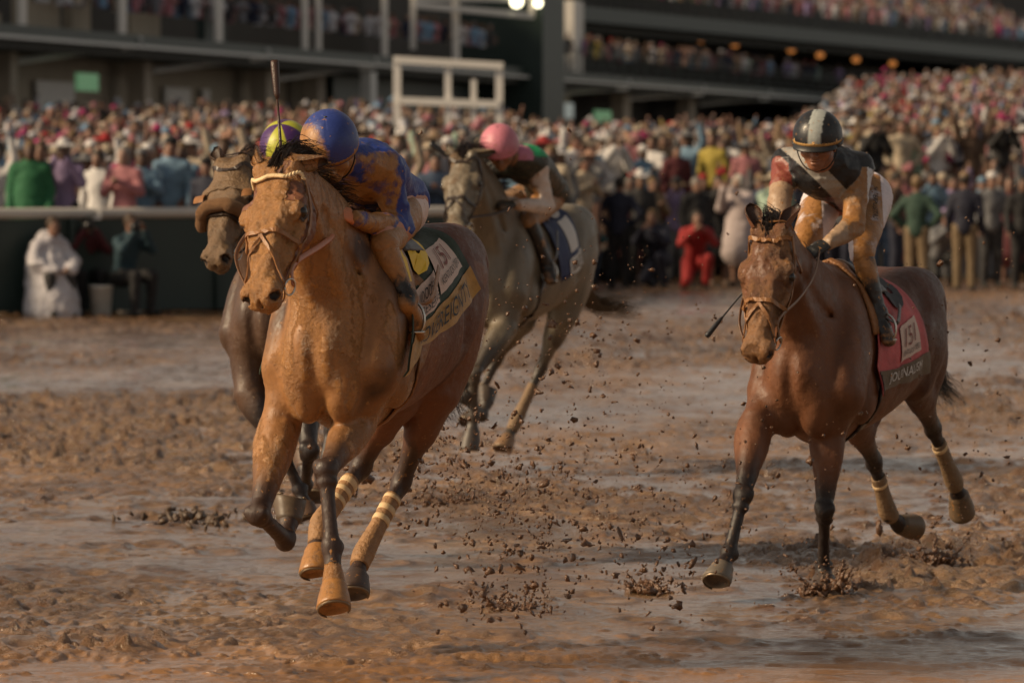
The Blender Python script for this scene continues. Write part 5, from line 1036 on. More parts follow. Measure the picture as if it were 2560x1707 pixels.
mb = MB(); pbox(mb, 900, 1262, 3.6, 5.3, -1.2, -1.0); part(mb, 'green_panel', M_DG)
mb = MB(); pbox(mb, -900, 2110, 5.62, 6.02, -5, .9); part(mb, 'balcony_slab', M_DG)
mb = MB(); pbox(mb, -900, 2110, 5.60, 5.70, .9, 1.05); part(mb, 'gutter', M_GUT)
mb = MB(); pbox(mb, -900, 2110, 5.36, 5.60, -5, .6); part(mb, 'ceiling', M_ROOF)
for i, (px, w_) in enumerate(((10, 22), (262, 22), (506, 20), (724, 14), (758, 12), (925, 14), (1105, 18))):
    mb = MB(); pbox(mb, px - w_ * .34, px + w_ * .34, 6.03, 11, .50, .62); part(mb, 'balcony_column', M_OFFW)
for p0, p1, mt, z1 in ((22, 100, M_BEIGE, 6.5), (150, 245, M_BEIGE, 11), (275, 320, M_BEIGE, 11), (600, 650, M_DG, 11), (420, 490, M_BEIGE, 7.6)):
    mb = MB(); pbox(mb, p0, p1, 6.03, z1, -1.5, -1.2); part(mb, 'wall_panel', mt)
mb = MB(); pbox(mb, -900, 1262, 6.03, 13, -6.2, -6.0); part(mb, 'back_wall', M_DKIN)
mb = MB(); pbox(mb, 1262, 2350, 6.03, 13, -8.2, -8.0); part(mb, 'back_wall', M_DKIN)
mb = MB(); pbox(mb, -900, 1262, 6.03, 7.0, .35, .42)
for px in (117, 446, 745, 871, 1470, 1620, 1780):
    mb = MB(); pbox(mb, px - 9, px + 9, .5, 5.36, -1.6, -1.0); part(mb, 'gallery_post', M_POST)
for x0, y0, x1, y1 in ((278, 98, 130, 155), (603, 128, 462, 178), (878, 150, 750, 200), (1522, 205, 1420, 238), (1712, 220, 1620, 248), (1880, 232, 1800, 262)):
    mb = MB(); a = SP(x0, zy(y0 - 3, x0), .95); b = SP(x0 + 1, zy(y0 + 14, x0), .8); c = SP(x1, zy(y1, x1), -1.1); mb.tube([a, b + (0, 0, -.05), (b + c) / 2, c], .10, 8); part(mb, 'downpipe', M_GUT)
mb = MB(); pbox(mb, 1262, 1318, .5, 14, -2, 1.6); part(mb, 'corner_tower', M_DG)
mb = MB(); pbox(mb, 1412, 1436, 6.03, 9.2, -.6, .4); part(mb, 'balcony_column', M_OFFW)
mb = MB(); pbox(mb, 868, 882, .5, 5.4, .5, .9); part(mb, 'gallery_post', M_GUT)
# railing of the open balcony
mb = MB()
for z in (6.25, 6.55, 6.85, 7.05): mb.tube([SP(1320, z, .7), SP(2108, z, .7)], .025, 5)
for px in range(1325, 2110, 28): mb.tube([SP(px, 6.02, .7), SP(px, 7.05, .7)], .03, 5)
part(mb, 'balcony_railing', M_DG)
# frame with floodlights
fr = MB()
for a, b in (((955, 0), (955, 125)), ((955, 14), (1258, 42)), ((1258, -8), (1258, 44)), ((955, -2), (1258, -2))): fr.beam(SP(a[0], zy(a[1], a[0]), 1.2), SP(b[0], zy(b[1], b[0]), 1.2), .22, .22)
f_ = part(fr, 'floodlight_frame', M_OFFW)
for px, py, r in ((1201, 6, .24), (1256, 10, .17)):
    mb = MB(); mb.ball(SP(px, zy(py, px), 1.5), (r, .12, r), 12, 8); part(mb, 'lamp', M_COLD, f_)
# upper deck on the right
US = sline(51., 37., 1470., 2560.)
mb = MB(); pbox(mb, 1318, 3300, 9.0, 9.75, -12, .5, US); part(mb, 'upper_deck_slab', M_DG)
mb = MB(); pbox(mb, 1318, 3300, 8.6, 9.0, -12, -.6, US); part(mb, 'upper_deck_beam', M_ROOF)
mb = MB(); pbox(mb, 1318, 3300, 9.76, 16.5, -14.2, -14, US); part(mb, 'upper_back_wall', M_DKIN)
mb = MB(); pbox(mb, 1318, 3300, 1.0, 9.0, -14.2, -14, US); part(mb, 'back_wall', M_DKIN)
mb = MB()
for z in (10.1, 10.5, 10.8): mb.tube([SP(1318, z, .3, US), SP(2900, z, .3, US)], .03, 5)
for px in range(1325, 2700, 22): mb.tube([SP(px, 9.7, .3, US), SP(px, 10.8, .3, US)], .035, 5)
part(mb, 'upper_railing', M_DG)
for px, py in ((1343, 46), (1443, 60), (1514, 65), (1609, 76), (1704, 90), (1797, 101), (1881, 112), (2020, 126), (2091, 139), (2180, 150), (2270, 160)):
    s = US(px); p = SP(px, CAMH + (HOR - py) / s, -1.0, US); lm = MB(); lm.ball(p, (.24, .24, .17), 8, 6); part(lm, 'balcony_lamp', M_WARM)
for px, py, w_, h_, mt in ((166, 196, 52, 46, M_TV), (1315, 268, 44, 40, M_TV), (1372, 270, 44, 40, M_TV2), (1470, 285, 40, 30, M_TV)):
    s = FS(px) * 1.05; z = CAMH + (HOR - py) / s; mb = MB(); pbox(mb, px - w_ / 2, px + w_ / 2, z - h_ / 2 / s, z + h_ / 2 / s, .6, .7); part(mb, 'screen', mt)
for px, w_ in ((60, 70), (250, 90), (560, 60), (650, 16)):
    mb = MB(); pbox(mb, px, px + w_, 3.2, 4.6, -2.1, -2.0); part(mb, 'pale_shutter', M_OFFW)
# terraces the crowd stands on
RAIL = np.array([(-60, 52.), (-30, 64.), (-9, 71.5), (-6.6, 73.0), (.55, 77.6), (1.9, 97.5), (9, 101.), (14, 106.), (40, 150.)])
def rail_d(x): return np.interp(x, RAIL[:, 0], RAIL[:, 1])
def terr(x, d):
    px = (np.asarray(x) / np.asarray(d)) * FPX + 1280; k = .40 + np.clip(d - 79, 0, None) * .0245; kl = .40 + np.clip(d - 79, 0, 80) * (.0200 - .0075 * np.clip((px - 1150) / 250, 0, 1))
    t = np.clip((px - 1960) / 180, 0, 1); return kl * (1 - t) + k * t
ds = np.array([1.2, 4, 10, 20, 35, 60, 90, 130, 180, 240, 300]); xs = np.linspace(-40, 45, 60); V = []
for d_ in ds:
    for x in xs: dd = float(rail_d(x)) + d_; V.append((x, dd, float(terr(x, dd)) - .02))
F = [(i * 60 + j, i * 60 + j + 1, (i + 1) * 60 + j + 1, (i + 1) * 60 + j) for i in range(len(ds) - 1) for j in range(59)]
tag(mesh_obj('terrace', V, F, M_CONC, smooth=False), kind='structure')
# the outside rail
M_RAILW = simple('white rail cover', (.50, .47, .43), .45, .12, 4, .1); rl = empty('track_rail', (-6.6, 73, 0), label='white capped outer rail with dark green padded boards below it', cat='fence'); rb = np.array(rl.location)
def rpt(x, z, off=0): return np.array([x, float(rail_d(x)) + off, z]) - rb
mb = MB(); X_ = np.linspace(-14, .5, 50); Pt = [rpt(x, 1.315) for x in X_]; mb.tube(Pt, [(.07, .075)] * len(Pt), 12, side=(0, 0, 1)); mb.build('rail_cap', M_RAILW, rl, True)
mb = MB()
for a, b in zip(X_[:-1], X_[1:]): mb.add([rpt(a, .05), rpt(b, .05), rpt(b, 1.24), rpt(a, 1.24), rpt(a, .05, .08), rpt(b, .05, .08), rpt(b, 1.24, .08), rpt(a, 1.24, .08)], [(0, 1, 2, 3), (5, 4, 7, 6), (3, 2, 6, 7), (0, 4, 5, 1)])
mb.build('padded_board', M_DG, rl, False)
for x in np.arange(-13, .5, 1.83):
    mb = MB(); p = rpt(x, .65, -.05); mb.box(p, (.06, .06, 1.2)); mb.build('post', M_DG, rl); mb = MB(); mb.box(rpt(x + .3, 1.31, -.074), (.12, .02, .16), bev=.006); mb.build('clamp', M_OFFW, rl)
# white tubular frame standing in the crowd
wf = empty('white_frame', (-1.5, 118, .5), label='white tubular frame with crossbars rising above the crowd', cat='frame'); wb = np.array(wf.location); D_ = 118.
def wp(px, py): return W(px, py, D_) - wb
for a, b, w_ in (((993, 145), (993, 545), .16), ((1120, 150), (1120, 545), .14), ((1248, 160), (1248, 545), .16), ((1184, 200), (1184, 545), .12)): mb = MB(); mb.beam(wp(*a), wp(*b), w_, w_); mb.build('upright', M_OFFW, wf)
for a, b in (((984, 150), (1258, 166)), ((993, 252), (1248, 262))): mb = MB(); mb.beam(wp(*a) + (0, -.09, 0), wp(*b) + (0, -.09, 0), .10, .15); mb.build('crossbar', M_OFFW, wf)
# ------------------------------------------------------------------ people
M_PSKIN = objcol('skin', .6); M_PCLOTH = objcol('clothing', .8); M_PHAIR = objcol('hair', .7)
def person_proto(pose, skirt=False, coat=False, h=.024):
    """joints of a person about 1.72 m tall facing -Y; returns {part: mesh}"""
    sh = .175; J = dict(pel=(0, 0, .93), chest=(0, 0, 1.28), neck=(0, -.01, 1.47), head=(0, -.03, 1.60), lk=(.10, -.02, .50), rk=(-.10, -.02, .50), la=(.11, .02, .09), ra=(-.11, .02, .09), le=(.24, .02, 1.13), re=(-.24, .02, 1.13), lw=(.24, -.10, .90), rw=(-.24, -.10, .90))
    up = dict(down={}, clap=dict(le=(.25, -.08, 1.15), re=(-.25, -.08, 1.15), lw=(.05, -.28, 1.28), rw=(-.05, -.28, 1.28)), phone=dict(le=(.24, -.18, 1.22), re=(-.24, -.18, 1.22), lw=(.07, -.34, 1.52), rw=(-.07, -.34, 1.52)),
              wave=dict(le=(.30, -.05, 1.58), lw=(.26, -.12, 1.84), rw=(-.12, -.25, 1.15)), cheer=dict(le=(.32, -.03, 1.58), lw=(.34, -.06, 1.86), re=(-.30, -.03, 1.60), rw=(-.36, -.06, 1.86)), hips=dict(le=(.36, .06, 1.16), re=(-.36, .06, 1.16), lw=(.20, -.04, 1.0), rw=(-.20, -.04, 1.0)),
              point=dict(le=(.42, -.06, 1.32), lw=(.66, -.12, 1.26), rw=(-.10, -.22, 1.12)),
              sit=dict(pel=(0, .10, .48), chest=(0, -.02, .82), neck=(0, -.12, 1.00), head=(0, -.16, 1.13), lk=(.14, -.34, .52), rk=(-.14, -.34, .52), la=(.15, -.30, .09), ra=(-.15, -.34, .09), le=(.27, -.16, .70), re=(-.27, -.16, .70), lw=(.10, -.36, .62), rw=(-.08, -.34, .60)),
              sitcam=dict(pel=(0, .10, .48), chest=(0, .0, .84), neck=(0, -.06, 1.03), head=(0, -.09, 1.16), lk=(.14, -.34, .52), rk=(-.14, -.34, .52), la=(.15, -.30, .09), ra=(-.15, -.34, .09), le=(.25, -.20, .84), re=(-.25, -.20, .84), lw=(.08, -.26, 1.08), rw=(-.08, -.26, 1.08)),
              crouch=dict(pel=(0, .12, .42), chest=(0, -.10, .78), neck=(0, -.20, .95), head=(0, -.25, 1.07), lk=(.16, -.32, .50), rk=(-.15, -.20, .16), la=(.15, -.10, .09), ra=(-.15, .18, .09), le=(.26, -.30, .72), re=(-.26, -.30, .72), lw=(.08, -.44, .90), rw=(-.08, -.44, .90)))[pose]
    J.update(up); J = {k: np.array(v, float) for k, v in J.items()}; S = Sdf(); X = np.array([1., 0, 0]); p, c, n, hd_ = J['pel'], J['chest'], J['neck'], J['head']
    S.ch([(*p, .155, .115), (*((p + c) / 2), .135, .10), (*c, .165, .115), (*(c + (n - c) * .65), .14, .08), (*n, .055, .06)], side=X, k=.04, tag=1); S.ch([(*n, .05, .055), (*(hd_ + (0, .01, -.05)), .05, .055)], k=.02, tag=4); S.ell(hd_ + (0, 0, .02), (.074, .092, .105), k=.02, tag=4); S.ell(hd_ + (0, -.04, -.06), (.05, .05, .05), k=.03, tag=4); S.ell(hd_ + (0, -.095, -.01), (.012, .02, .022), k=.015, tag=4)
    for s, k in ((1, 'l'), (-1, 'r')):
        sp = c + (n - c) * .55 + X * s * sh; S.ch([(*(sp - X * s * .05), .06, .06), (*sp, .058, .058)], k=.05, tag=1); e, w_ = J[k + 'e'], J[k + 'w']; S.ch([(*sp, .054, .054), (*e, .042, .042)], k=.03, tag=2); S.ch([(*e, .042, .042), (*w_, .030, .030)], k=.02, tag=2)
        d = nrm(w_ - e); S.ch([(*w_, .028, .022), (*(w_ + d * .06), .040, .020), (*(w_ + d * .13), .034, .016)], k=.02, tag=3)
        kn, an = J[k + 'k'], J[k + 'a']; hp = p + X * s * .085; S.ch([(*hp, .095, .10), (*((hp + kn) / 2), .082, .085), (*kn, .062, .065)], k=.03, tag=5); S.ch([(*kn, .062, .065), (*(kn * .6 + an * .4), .056, .06), (*an, .042, .048)], k=.02, tag=6); S.ch([(*(an + (0, .03, -.05)), .038, .035), (*(an + (0, -.14, -.055)), .042, .028)], k=.02, tag=7)
    body = S.mesh(h, smooth=1); top = S.mesh(h, noise=folds(.014, 9), smooth=1, grow=.016 if not coat else .030, only=(1, 2)); out = dict(body=body, top=top)
    if skirt:
        q = Sdf(); q.ch([(*(p + (0, 0, .14)), .14, .11), (*p, .19, .15), (*((J['lk'] + J['rk']) / 2 + (0, 0, .02)), .25, .22)], side=X, k=.02); out['bottom'] = q.mesh(h * 1.2, noise=folds(.02, 8), smooth=1)
    elif coat:
        q = Sdf(); q.ch([(*c, .20, .16), (*p, .235, .19), (*((J['lk'] + J['rk']) / 2 + (0, 0, .05)), .28, .25)], side=X, k=.02); out['bottom'] = q.mesh(h * 1.2, noise=folds(.02, 8), smooth=1)
    else: out['bottom'] = S.mesh(h, noise=folds(.012, 9), smooth=1, grow=.012, only=(5, 6))
    sh_ = S.mesh(h, smooth=1, grow=.008, only=(7,)); out['shoes'] = sh_
    res = {}
    for k, (V, Q, _) in out.items():
        o = mesh_obj(k, V, Q, M_PSKIN if k == 'body' else M_PCLOTH, None, True); res[k] = o.data; bpy.data.objects.remove(o)
    res['head'] = hd_; return res
def headgear():
    R = {}
    def fin(mb, nm, mat): o = mb.build(nm, mat, None, True); R[nm] = o.data; bpy.data.objects.remove(o)
    def disc(mb, r, z0, z1, th=.006, w=.0, n=20):
        V = []
        for rr, z in ((.07, z0), (r, z1), (r, z1 - th), (.07, z0 - th)):
            for i in range(n): a = 2 * math.pi * i / n; V.append((rr * math.cos(a), rr * math.sin(a) * 1.1, z + w * math.cos(2 * a) * (rr > .1)))
        mb.add(V, [(k * n + i, k * n + (i + 1) % n, (k + 1) % 4 * n + (i + 1) % n, (k + 1) % 4 * n + i) for k in range(4) for i in range(n)])
    mb = MB(); mb.ball((0, 0, .05), (.082, .10, .085), 12, 8); disc(mb, .21, .06, .03); fin(mb, 'wide_brim_hat', M_PCLOTH)
    mb = MB(); mb.ball((0, 0, .06), (.082, .105, .095), 12, 8); disc(mb, .17, .055, .06, w=.045); fin(mb, 'cowboy_hat', M_PCLOTH)
    mb = MB(); mb.ball((0, .005, .045), (.085, .102, .075), 12, 8); mb.ball((0, -.12, .045), (.065, .075, .010), 10, 5); fin(mb, 'cap', M_PCLOTH)
    mb = MB(); mb.ball((.05, -.02, .12), (.09, .08, .03), 10, 6); mb.ball((.09, 0, .17), (.05, .04, .07), 8, 6); mb.ball((.0, .02, .15), (.04, .05, .05), 8, 6); fin(mb, 'fascinator', M_PCLOTH)
    mb = MB(); mb.ball((0, .022, .035), (.086, .098, .100), 12, 8); fin(mb, 'short_hair', M_PHAIR)
    mb = MB(); mb.ball((0, .028, .03), (.092, .098, .106), 12, 8); mb.ball((0, .06, -.10), (.095, .055, .14), 10, 8); fin(mb, 'long_hair', M_PHAIR)
    mb = MB(); mb.ball((0, .03, .02), (.112, .115, .135), 12, 8); mb.ball((0, .05, -.12), (.15, .10, .09), 10, 7); fin(mb, 'hood', M_PCLOTH)
    return R
HG = headgear(); PR = {}
def proto(pose, kind='plain'):
    if (pose, kind) not in PR: PR[(pose, kind)] = person_proto(pose, kind == 'skirt', kind == 'coat')
    return PR[(pose, kind)]
PC = {}
def person(px, d, z, rz, pose, kind, cols, gear, label, group=None, sc=1.0, hair='short_hair', x=None, lower=True):
    """cols: skin, top, bottom, hair, gear"""
    p = proto(pose, kind); x = (px - 1280) / FPX * d if x is None else x; root = bpy.data.objects.new('person', None); SC.collection.objects.link(root); root.empty_display_size = .1
    root.location = (x, d, z); root.rotation_euler = (0, 0, rz); root.scale = (sc, sc, sc); tag(root, label, 'person', group)
    def ad(nm, data, col, loc=None):
        o = bpy.data.objects.new(nm, data); SC.collection.objects.link(o); o.parent = root; o.color = (*[min(.8, c * (.58 + .6 * max(0, min(col) - .1))) for c in col], 1)
        if loc is not None: o.location = loc
        return o
    ad('body', p['body'], cols[0]); ad('coat' if kind == 'coat' else 'top', p['top'], cols[1])
    if lower: ad('skirt' if kind == 'skirt' else 'coat_tail' if kind == 'coat' else 'trousers', p['bottom'], cols[1] if kind in ('coat', 'skirt') else cols[2]); ad('shoes', p['shoes'], (.02, .02, .02) if kind != 'skirt' else (.3, .2, .15))
    hl = tuple(p['head'] + np.array([0, 0, .02])); 
    if gear != 'hood': ad('hair', HG[hair], cols[3], hl)
    if gear: ad(gear, HG[gear], cols[4], tuple(p['head'] + np.array([0, 0, .055 if gear != 'hood' else .0])))
    return root
COL = {'white': (.60, .58, .57), 'cream': (.52, .43, .32), 'pink': (.50, .20, .22), 'magenta': (.42, .03, .14), 'lavender': (.32, .24, .42), 'light blue': (.20, .34, .48), 'navy': (.018, .022, .05), 'black': (.015, .014, .016), 'charcoal': (.05, .048, .05),
    'tan': (.33, .22, .13), 'beige': (.40, .32, .24), 'red': (.42, .02, .02), 'burgundy': (.13, .018, .025), 'olive': (.09, .09, .045), 'green': (.015, .16, .06), 'yellow': (.52, .40, .06), 'grey': (.20, .20, .21), 'peach': (.52, .30, .21), 'teal': (.03, .15, .17), 'brown': (.10, .055, .03), 'mint': (.36, .48, .38), 'orange': (.50, .14, .03), 'rose': (.36, .13, .14), 'denim blue': (.06, .10, .18)}
SKINS = [(.36, .20, .14), (.32, .17, .115), (.26, .14, .09), (.40, .25, .19), (.14, .075, .05), (.32, .16, .11)]; HAIRS = [(.03, .018, .010), (.07, .035, .015), (.012, .009, .008), (.20, .12, .05), (.25, .23, .21)]
rc = random.Random(11)
TOPW = ['white'] * 10 + ['light blue'] * 2 + ['lavender', 'pink', 'pink'] + ['cream'] * 5 + ['grey'] * 3 + ['beige'] * 2 + ['pink'] * 3 + ['magenta', 'lavender', 'lavender', 'light blue', 'light blue', 'light blue', 'navy', 'navy', 'navy', 'black', 'black', 'black', 'charcoal', 'charcoal', 'tan', 'tan', 'beige', 'beige', 'red', 'burgundy', 'olive', 'black', 'black', 'navy', 'navy', 'brown', 'charcoal', 'yellow', 'grey', 'grey', 'peach', 'teal', 'brown', 'brown', 'mint', 'rose', 'denim blue', 'denim blue']
GEARN = {'wide_brim_hat': 'wide hat', 'cowboy_hat': 'cowboy hat', 'cap': 'cap', 'fascinator': 'fascinator', None: None, 'hood': 'hood'}; HCOL = ['white', 'white', 'cream', 'tan', 'pink', 'beige', 'black', 'navy', 'magenta', 'red', 'peach', 'light blue', 'white', 'cream', 'grey']
ORD = ['front', 'second', 'third', 'fourth', 'fifth', 'sixth', 'seventh', 'eighth', 'ninth', 'tenth', 'eleventh', 'twelfth', 'thirteenth', 'fourteenth']
ZON = [(130, 'at left edge'), (330, 'above seated photographers'), (500, 'left of the blinkered horse'), (760, 'behind the raised whip'), (985, 'left of the white frame'), (1260, 'under the white frame'), (1480, 'behind the grey horse'), (1780, 'left of black vest jockey'), (2150, 'behind black vest jockey'), (2400, 'above the bay rump'), (9999, 'at right edge')]
POSN = dict(down='arms down', clap='clapping', phone='filming', wave='waving', cheer='cheering', hips='hands on hips')
used = set(); n_ind = 0; k = 0
rows = []; d0 = .55
while len(rows) < 46: rows.append(d0); d0 += 1.05 if len(rows) < 14 else 1.05 + (len(rows) - 14) * .14
stuff = []
def rnd_person_cols(): return rc.choice(SKINS), rc.choice(TOPW), rc.choice(HAIRS)
SPECIAL = [(76, .75, 'down', 'coat', 'green', None, 'person in a loose bright green jacket at the front of the crowd, left side'), (160, .8, 'phone', 'plain', 'lavender', ('wide_brim_hat', 'white'), 'woman in lavender with a very wide white hat behind the rail'), (455, 3.5, 'down', 'plain', 'light blue', None, 'person in light blue with the arms down above the crowd left of the whip')]
for px, off, pose, kind, tc, g, lab in SPECIAL:
    d = 73.5 + off; x = (px - 1280) / FPX * d; dd = float(rail_d(x)) + off; person(px, dd, .42, rc.uniform(-.3, .3), pose, kind, (rc.choice(SKINS), COL[tc], COL['charcoal'], rc.choice(HAIRS), COL[g[1]] if g else (0, 0, 0)), g[0] if g else None, lab, 'spectators behind the rail', 1.05)
for r, off in enumerate(rows):
    x = -9.5 - off * .09 - rc.random() * .5
    while True:
        x += rc.uniform(.44, .66) * (1 if r < 14 else 1 + (r - 14) * .018); d = float(rail_d(x)) + off + rc.uniform(-.3, .3); px = 1280 + x / d * FPX
        if px > 2620: break
        if px < -60: continue
        sface = FS(px)
        if FPX / d < sface * 1.03 and px < 2000: continue
        if r < 2 and any(abs(px - q[0]) < 62 for q in SPECIAL): continue
        z = float(terr(x, d)) + rc.uniform(-.04, .06); skin, tcol, hair = rnd_person_cols(); g = rc.choices([None, 'wide_brim_hat', 'cowboy_hat', 'cap', 'fascinator', 'hood'], [9, 4, 2, 4, 2, .7])[0]; hc = rc.choice(HCOL) if g != 'hood' else tcol
        pose = rc.choices(['down', 'clap', 'phone', 'wave', 'cheer', 'hips'], [4, 3, 4, 1.6, .8, .6])[0]; sc = rc.uniform(.92, 1.07)
        hidden = px > 1985 and px < 2200 and False
        if n_ind < 262 and r < 14:
            zn = next(n for lim, n in ZON if px < lim); 
            for _ in range(12):
                lab = f"spectator in {tcol}" + (f", {hc} {GEARN[g]}" if g and g != 'hood' else ', hood up' if g == 'hood' else '') + f", {POSN[pose]}, {ORD[r]} row {zn}"
                if lab not in used: break
                tcol = rc.choice(TOPW); hc = rc.choice(HCOL) if g != 'hood' else tcol
            used.add(lab); kind = rc.choices(['plain', 'skirt', 'coat'], [6, 2, 1.2])[0] if pose in ('down', 'phone', 'clap') else 'plain'
            person(px, d, z, rc.uniform(-.7, .7), pose, kind, (skin, COL[tcol], COL[rc.choice(['charcoal', 'navy', 'tan', 'beige'])], hair, COL[hc]), g, lab, 'spectators behind the rail', sc, rc.choice(['short_hair', 'short_hair', 'long_hair']), x=x, lower=False); n_ind += 1
        else: stuff.append((x, d, z, COL[tcol], skin, hair, g, COL[hc], pose, sc))
# the far seating on the right, the balconies
for px in range(1325, 2100, 9):
    if rc.random() < .75: p = SP(px + rc.uniform(-3, 3), 6.03, rc.uniform(-.3, .5)); stuff.append((p[0], p[1], 6.03, COL[rc.choice(TOPW)], rc.choice(SKINS), rc.choice(HAIRS), rc.choice([None, None, 'cap', 'wide_brim_hat']), COL[rc.choice(HCOL)], rc.choice(['down', 'clap', 'phone']), 1.0))
    if rc.random() < .6: p = SP(px + rc.uniform(-3, 3), 6.03, rc.uniform(-3, -1)); stuff.append((p[0], p[1], 6.15, COL[rc.choice(['navy', 'burgundy', 'charcoal', 'brown', 'rose'])], rc.choice(SKINS), rc.choice(HAIRS), None, COL['white'], 'down', 1.0))
for px in range(90, 1250, 8):
    if rc.random() < .7: p = SP(px + rc.uniform(-3, 3), 6.03, rc.uniform(-.6, .3)); stuff.append((p[0], p[1], 6.03, tuple(min(.8, 1.3 * q) for q in COL[rc.choice(['white', 'white', 'cream', 'navy', 'charcoal', 'grey', 'rose', 'light blue', 'pink'])]), rc.choice(SKINS), rc.choice(HAIRS), None, COL['white'], rc.choice(['down', 'clap']), 1.0))
for r in range(7):
    for px in range(1330, 2640, 9):
        if rc.random() < .8: p = SP(px + rc.uniform(-4, 4), 9.78 + r * .42, -.2 - r * .9, US); stuff.append((p[0], p[1], 9.78 + r * .42, tuple(min(.8, 1.25 * q) for q in COL[rc.choice(TOPW)]), rc.choice(SKINS), rc.choice(HAIRS), rc.choice([None, None, 'cap', 'wide_brim_hat']), COL[rc.choice(HCOL)], rc.choice(['down', 'clap', 'phone', 'cheer']), 1.0))
def low_person(mb, x, d, z, top, skin, hair, g, hcol, pose, s, legs=False):
    a = rc.uniform(-.6, .6); ca, sa = math.cos(a), math.sin(a); T = lambda v: (x + (v[0] * ca - v[1] * sa) * s, d + (v[0] * sa + v[1] * ca) * s, z + v[2] * s)
    R = [(.15, .11, .80), (.14, .10, 1.05), (.19, .12, 1.33), (.14, .08, 1.44), (.05, .05, 1.50)]; n = 7; V = [T((r * math.cos(2 * math.pi * i / n), q * math.sin(2 * math.pi * i / n), h_)) for r, q, h_ in R for i in range(n)]
    mb.add(V, [(k_ * n + i, k_ * n + (i + 1) % n, (k_ + 1) * n + (i + 1) % n, (k_ + 1) * n + i) for k_ in range(4) for i in range(n)], top)
    mb.ball(T((0, -.03, 1.60)), (.076 * s, .09 * s, .11 * s), 7, 5, col=skin); mb.ball(T((0, -.002, 1.665)), (.088 * s, .102 * s, .085 * s), 7, 4, col=hair)
    if g in ('cap', 'hood', 'fascinator'): mb.ball(T((0, -.02, 1.69)), (.09 * s, .11 * s, .07 * s), 7, 4, col=hcol)
    elif g: mb.ball(T((0, -.02, 1.71)), (.085 * s, .1 * s, .08 * s), 7, 4, col=hcol); mb.ball(T((0, -.02, 1.68)), (.19 * s, .19 * s, .018 * s), 9, 4, col=hcol)
    AR = dict(down=((.23, 0, 1.15), (.22, -.10, .95)), clap=((.24, -.08, 1.15), (.05, -.26, 1.28)), phone=((.23, -.16, 1.25), (.08, -.30, 1.50)), wave=((.28, 0, 1.58), (.30, -.08, 1.82)), cheer=((.28, 0, 1.58), (.33, -.06, 1.85)), hips=((.33, 0, 1.15), (.2, -.05, 1.0)))[pose]
    for sg in (-1, 1):
        if pose == 'wave' and sg < 0: AR = ((.24, -.08, 1.15), (.05, -.26, 1.28))
        P = [T((sg * .17, 0, 1.38)), T((sg * AR[0][0], AR[0][1], AR[0][2])), T((sg * AR[1][0], AR[1][1], AR[1][2]))]; mb.tube(P[:2], [.05, .042], 5, col=top); mb.tube(P[1:], [.042, .034], 5, col=top if rc.random() < .6 else skin); mb.ball(P[2], (.045,) * 3, 5, 4, col=skin)
mb = MB()
for s_ in stuff: low_person(mb, *s_)
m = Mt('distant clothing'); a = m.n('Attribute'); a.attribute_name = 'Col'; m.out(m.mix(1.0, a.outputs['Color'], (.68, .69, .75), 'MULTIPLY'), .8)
tag(mb.build('crowd', m.m, None, True), label='dense crowd of racegoers packing the terraces and balconies behind the nearest spectators', cat='crowd', kind='stuff')
# ------------------------------------------------------------------ people on the trackside
def col(n): return COL[n] if isinstance(n, str) else n
def tp(px, foot, pose, kind, rz, top, bot, g, gc, label, hair=0, sc=1.0, hstyle='short_hair', z=0.0, group=None):
    d = FPX * CAMH / (foot - HOR); return person(px, d, z, rz, pose, kind, (SKINS[hair % 3], col(top), col(bot), HAIRS[hair], col(gc or 'white')), g, label, group, sc, hstyle)
def bucket(px, foot, label, tilt=0.0):
    d = FPX * CAMH / (foot - HOR); x = (px - 1280) / FPX * d; o = empty('bucket', (x, d, 0), label=label, cat='bucket', group='white buckets by the rail'); mb = MB(); n = 22; V = []
    rg = [(.0, .0), (.125, .0), (.15, .36), (.158, .36), (.158, .385), (.148, .385), (.12, .02), (0, .02)]
    for r, z in rg:
        for i in range(n): a = 2 * math.pi * i / n; V.append((r * math.cos(a), r * math.sin(a), z))
    mb.add(V, [(k * n + i, k * n + (i + 1) % n, (k + 1) * n + (i + 1) % n, (k + 1) * n + i) for k in range(len(rg) - 1) for i in range(n)]); mb.build('shell', simple_white, o, True)
    mb = MB(); mb.tube([(.155 * math.cos(a), .02 - .16 * math.sin(a) * .3, .34 - .15 * math.sin(a)) for a in np.linspace(0, math.pi, 13)], .004, 5); mb.build('handle', M_STEEL, o, True); return d
simple_white = simple('muddy white plastic', (.86, .84, .78), .4, .15, 9, .2)
M_PONCHO = simple('translucent white plastic poncho', (.52, .50, .53), .35, .15, 8, .9, .03)
for px, ft, lb in ((-2, 786, 'white bucket at the left edge of the track'), (252, 788, 'white bucket beside the man in the maroon top'), (120, 784, 'white bucket under the man in the poncho'), (205, 782, 'white bucket under the photographer in maroon'), (318, 784, 'white bucket under the photographer in teal'), (518, 772, 'wide white bucket standing alone by the green boards')): bucket(px, ft, lb)
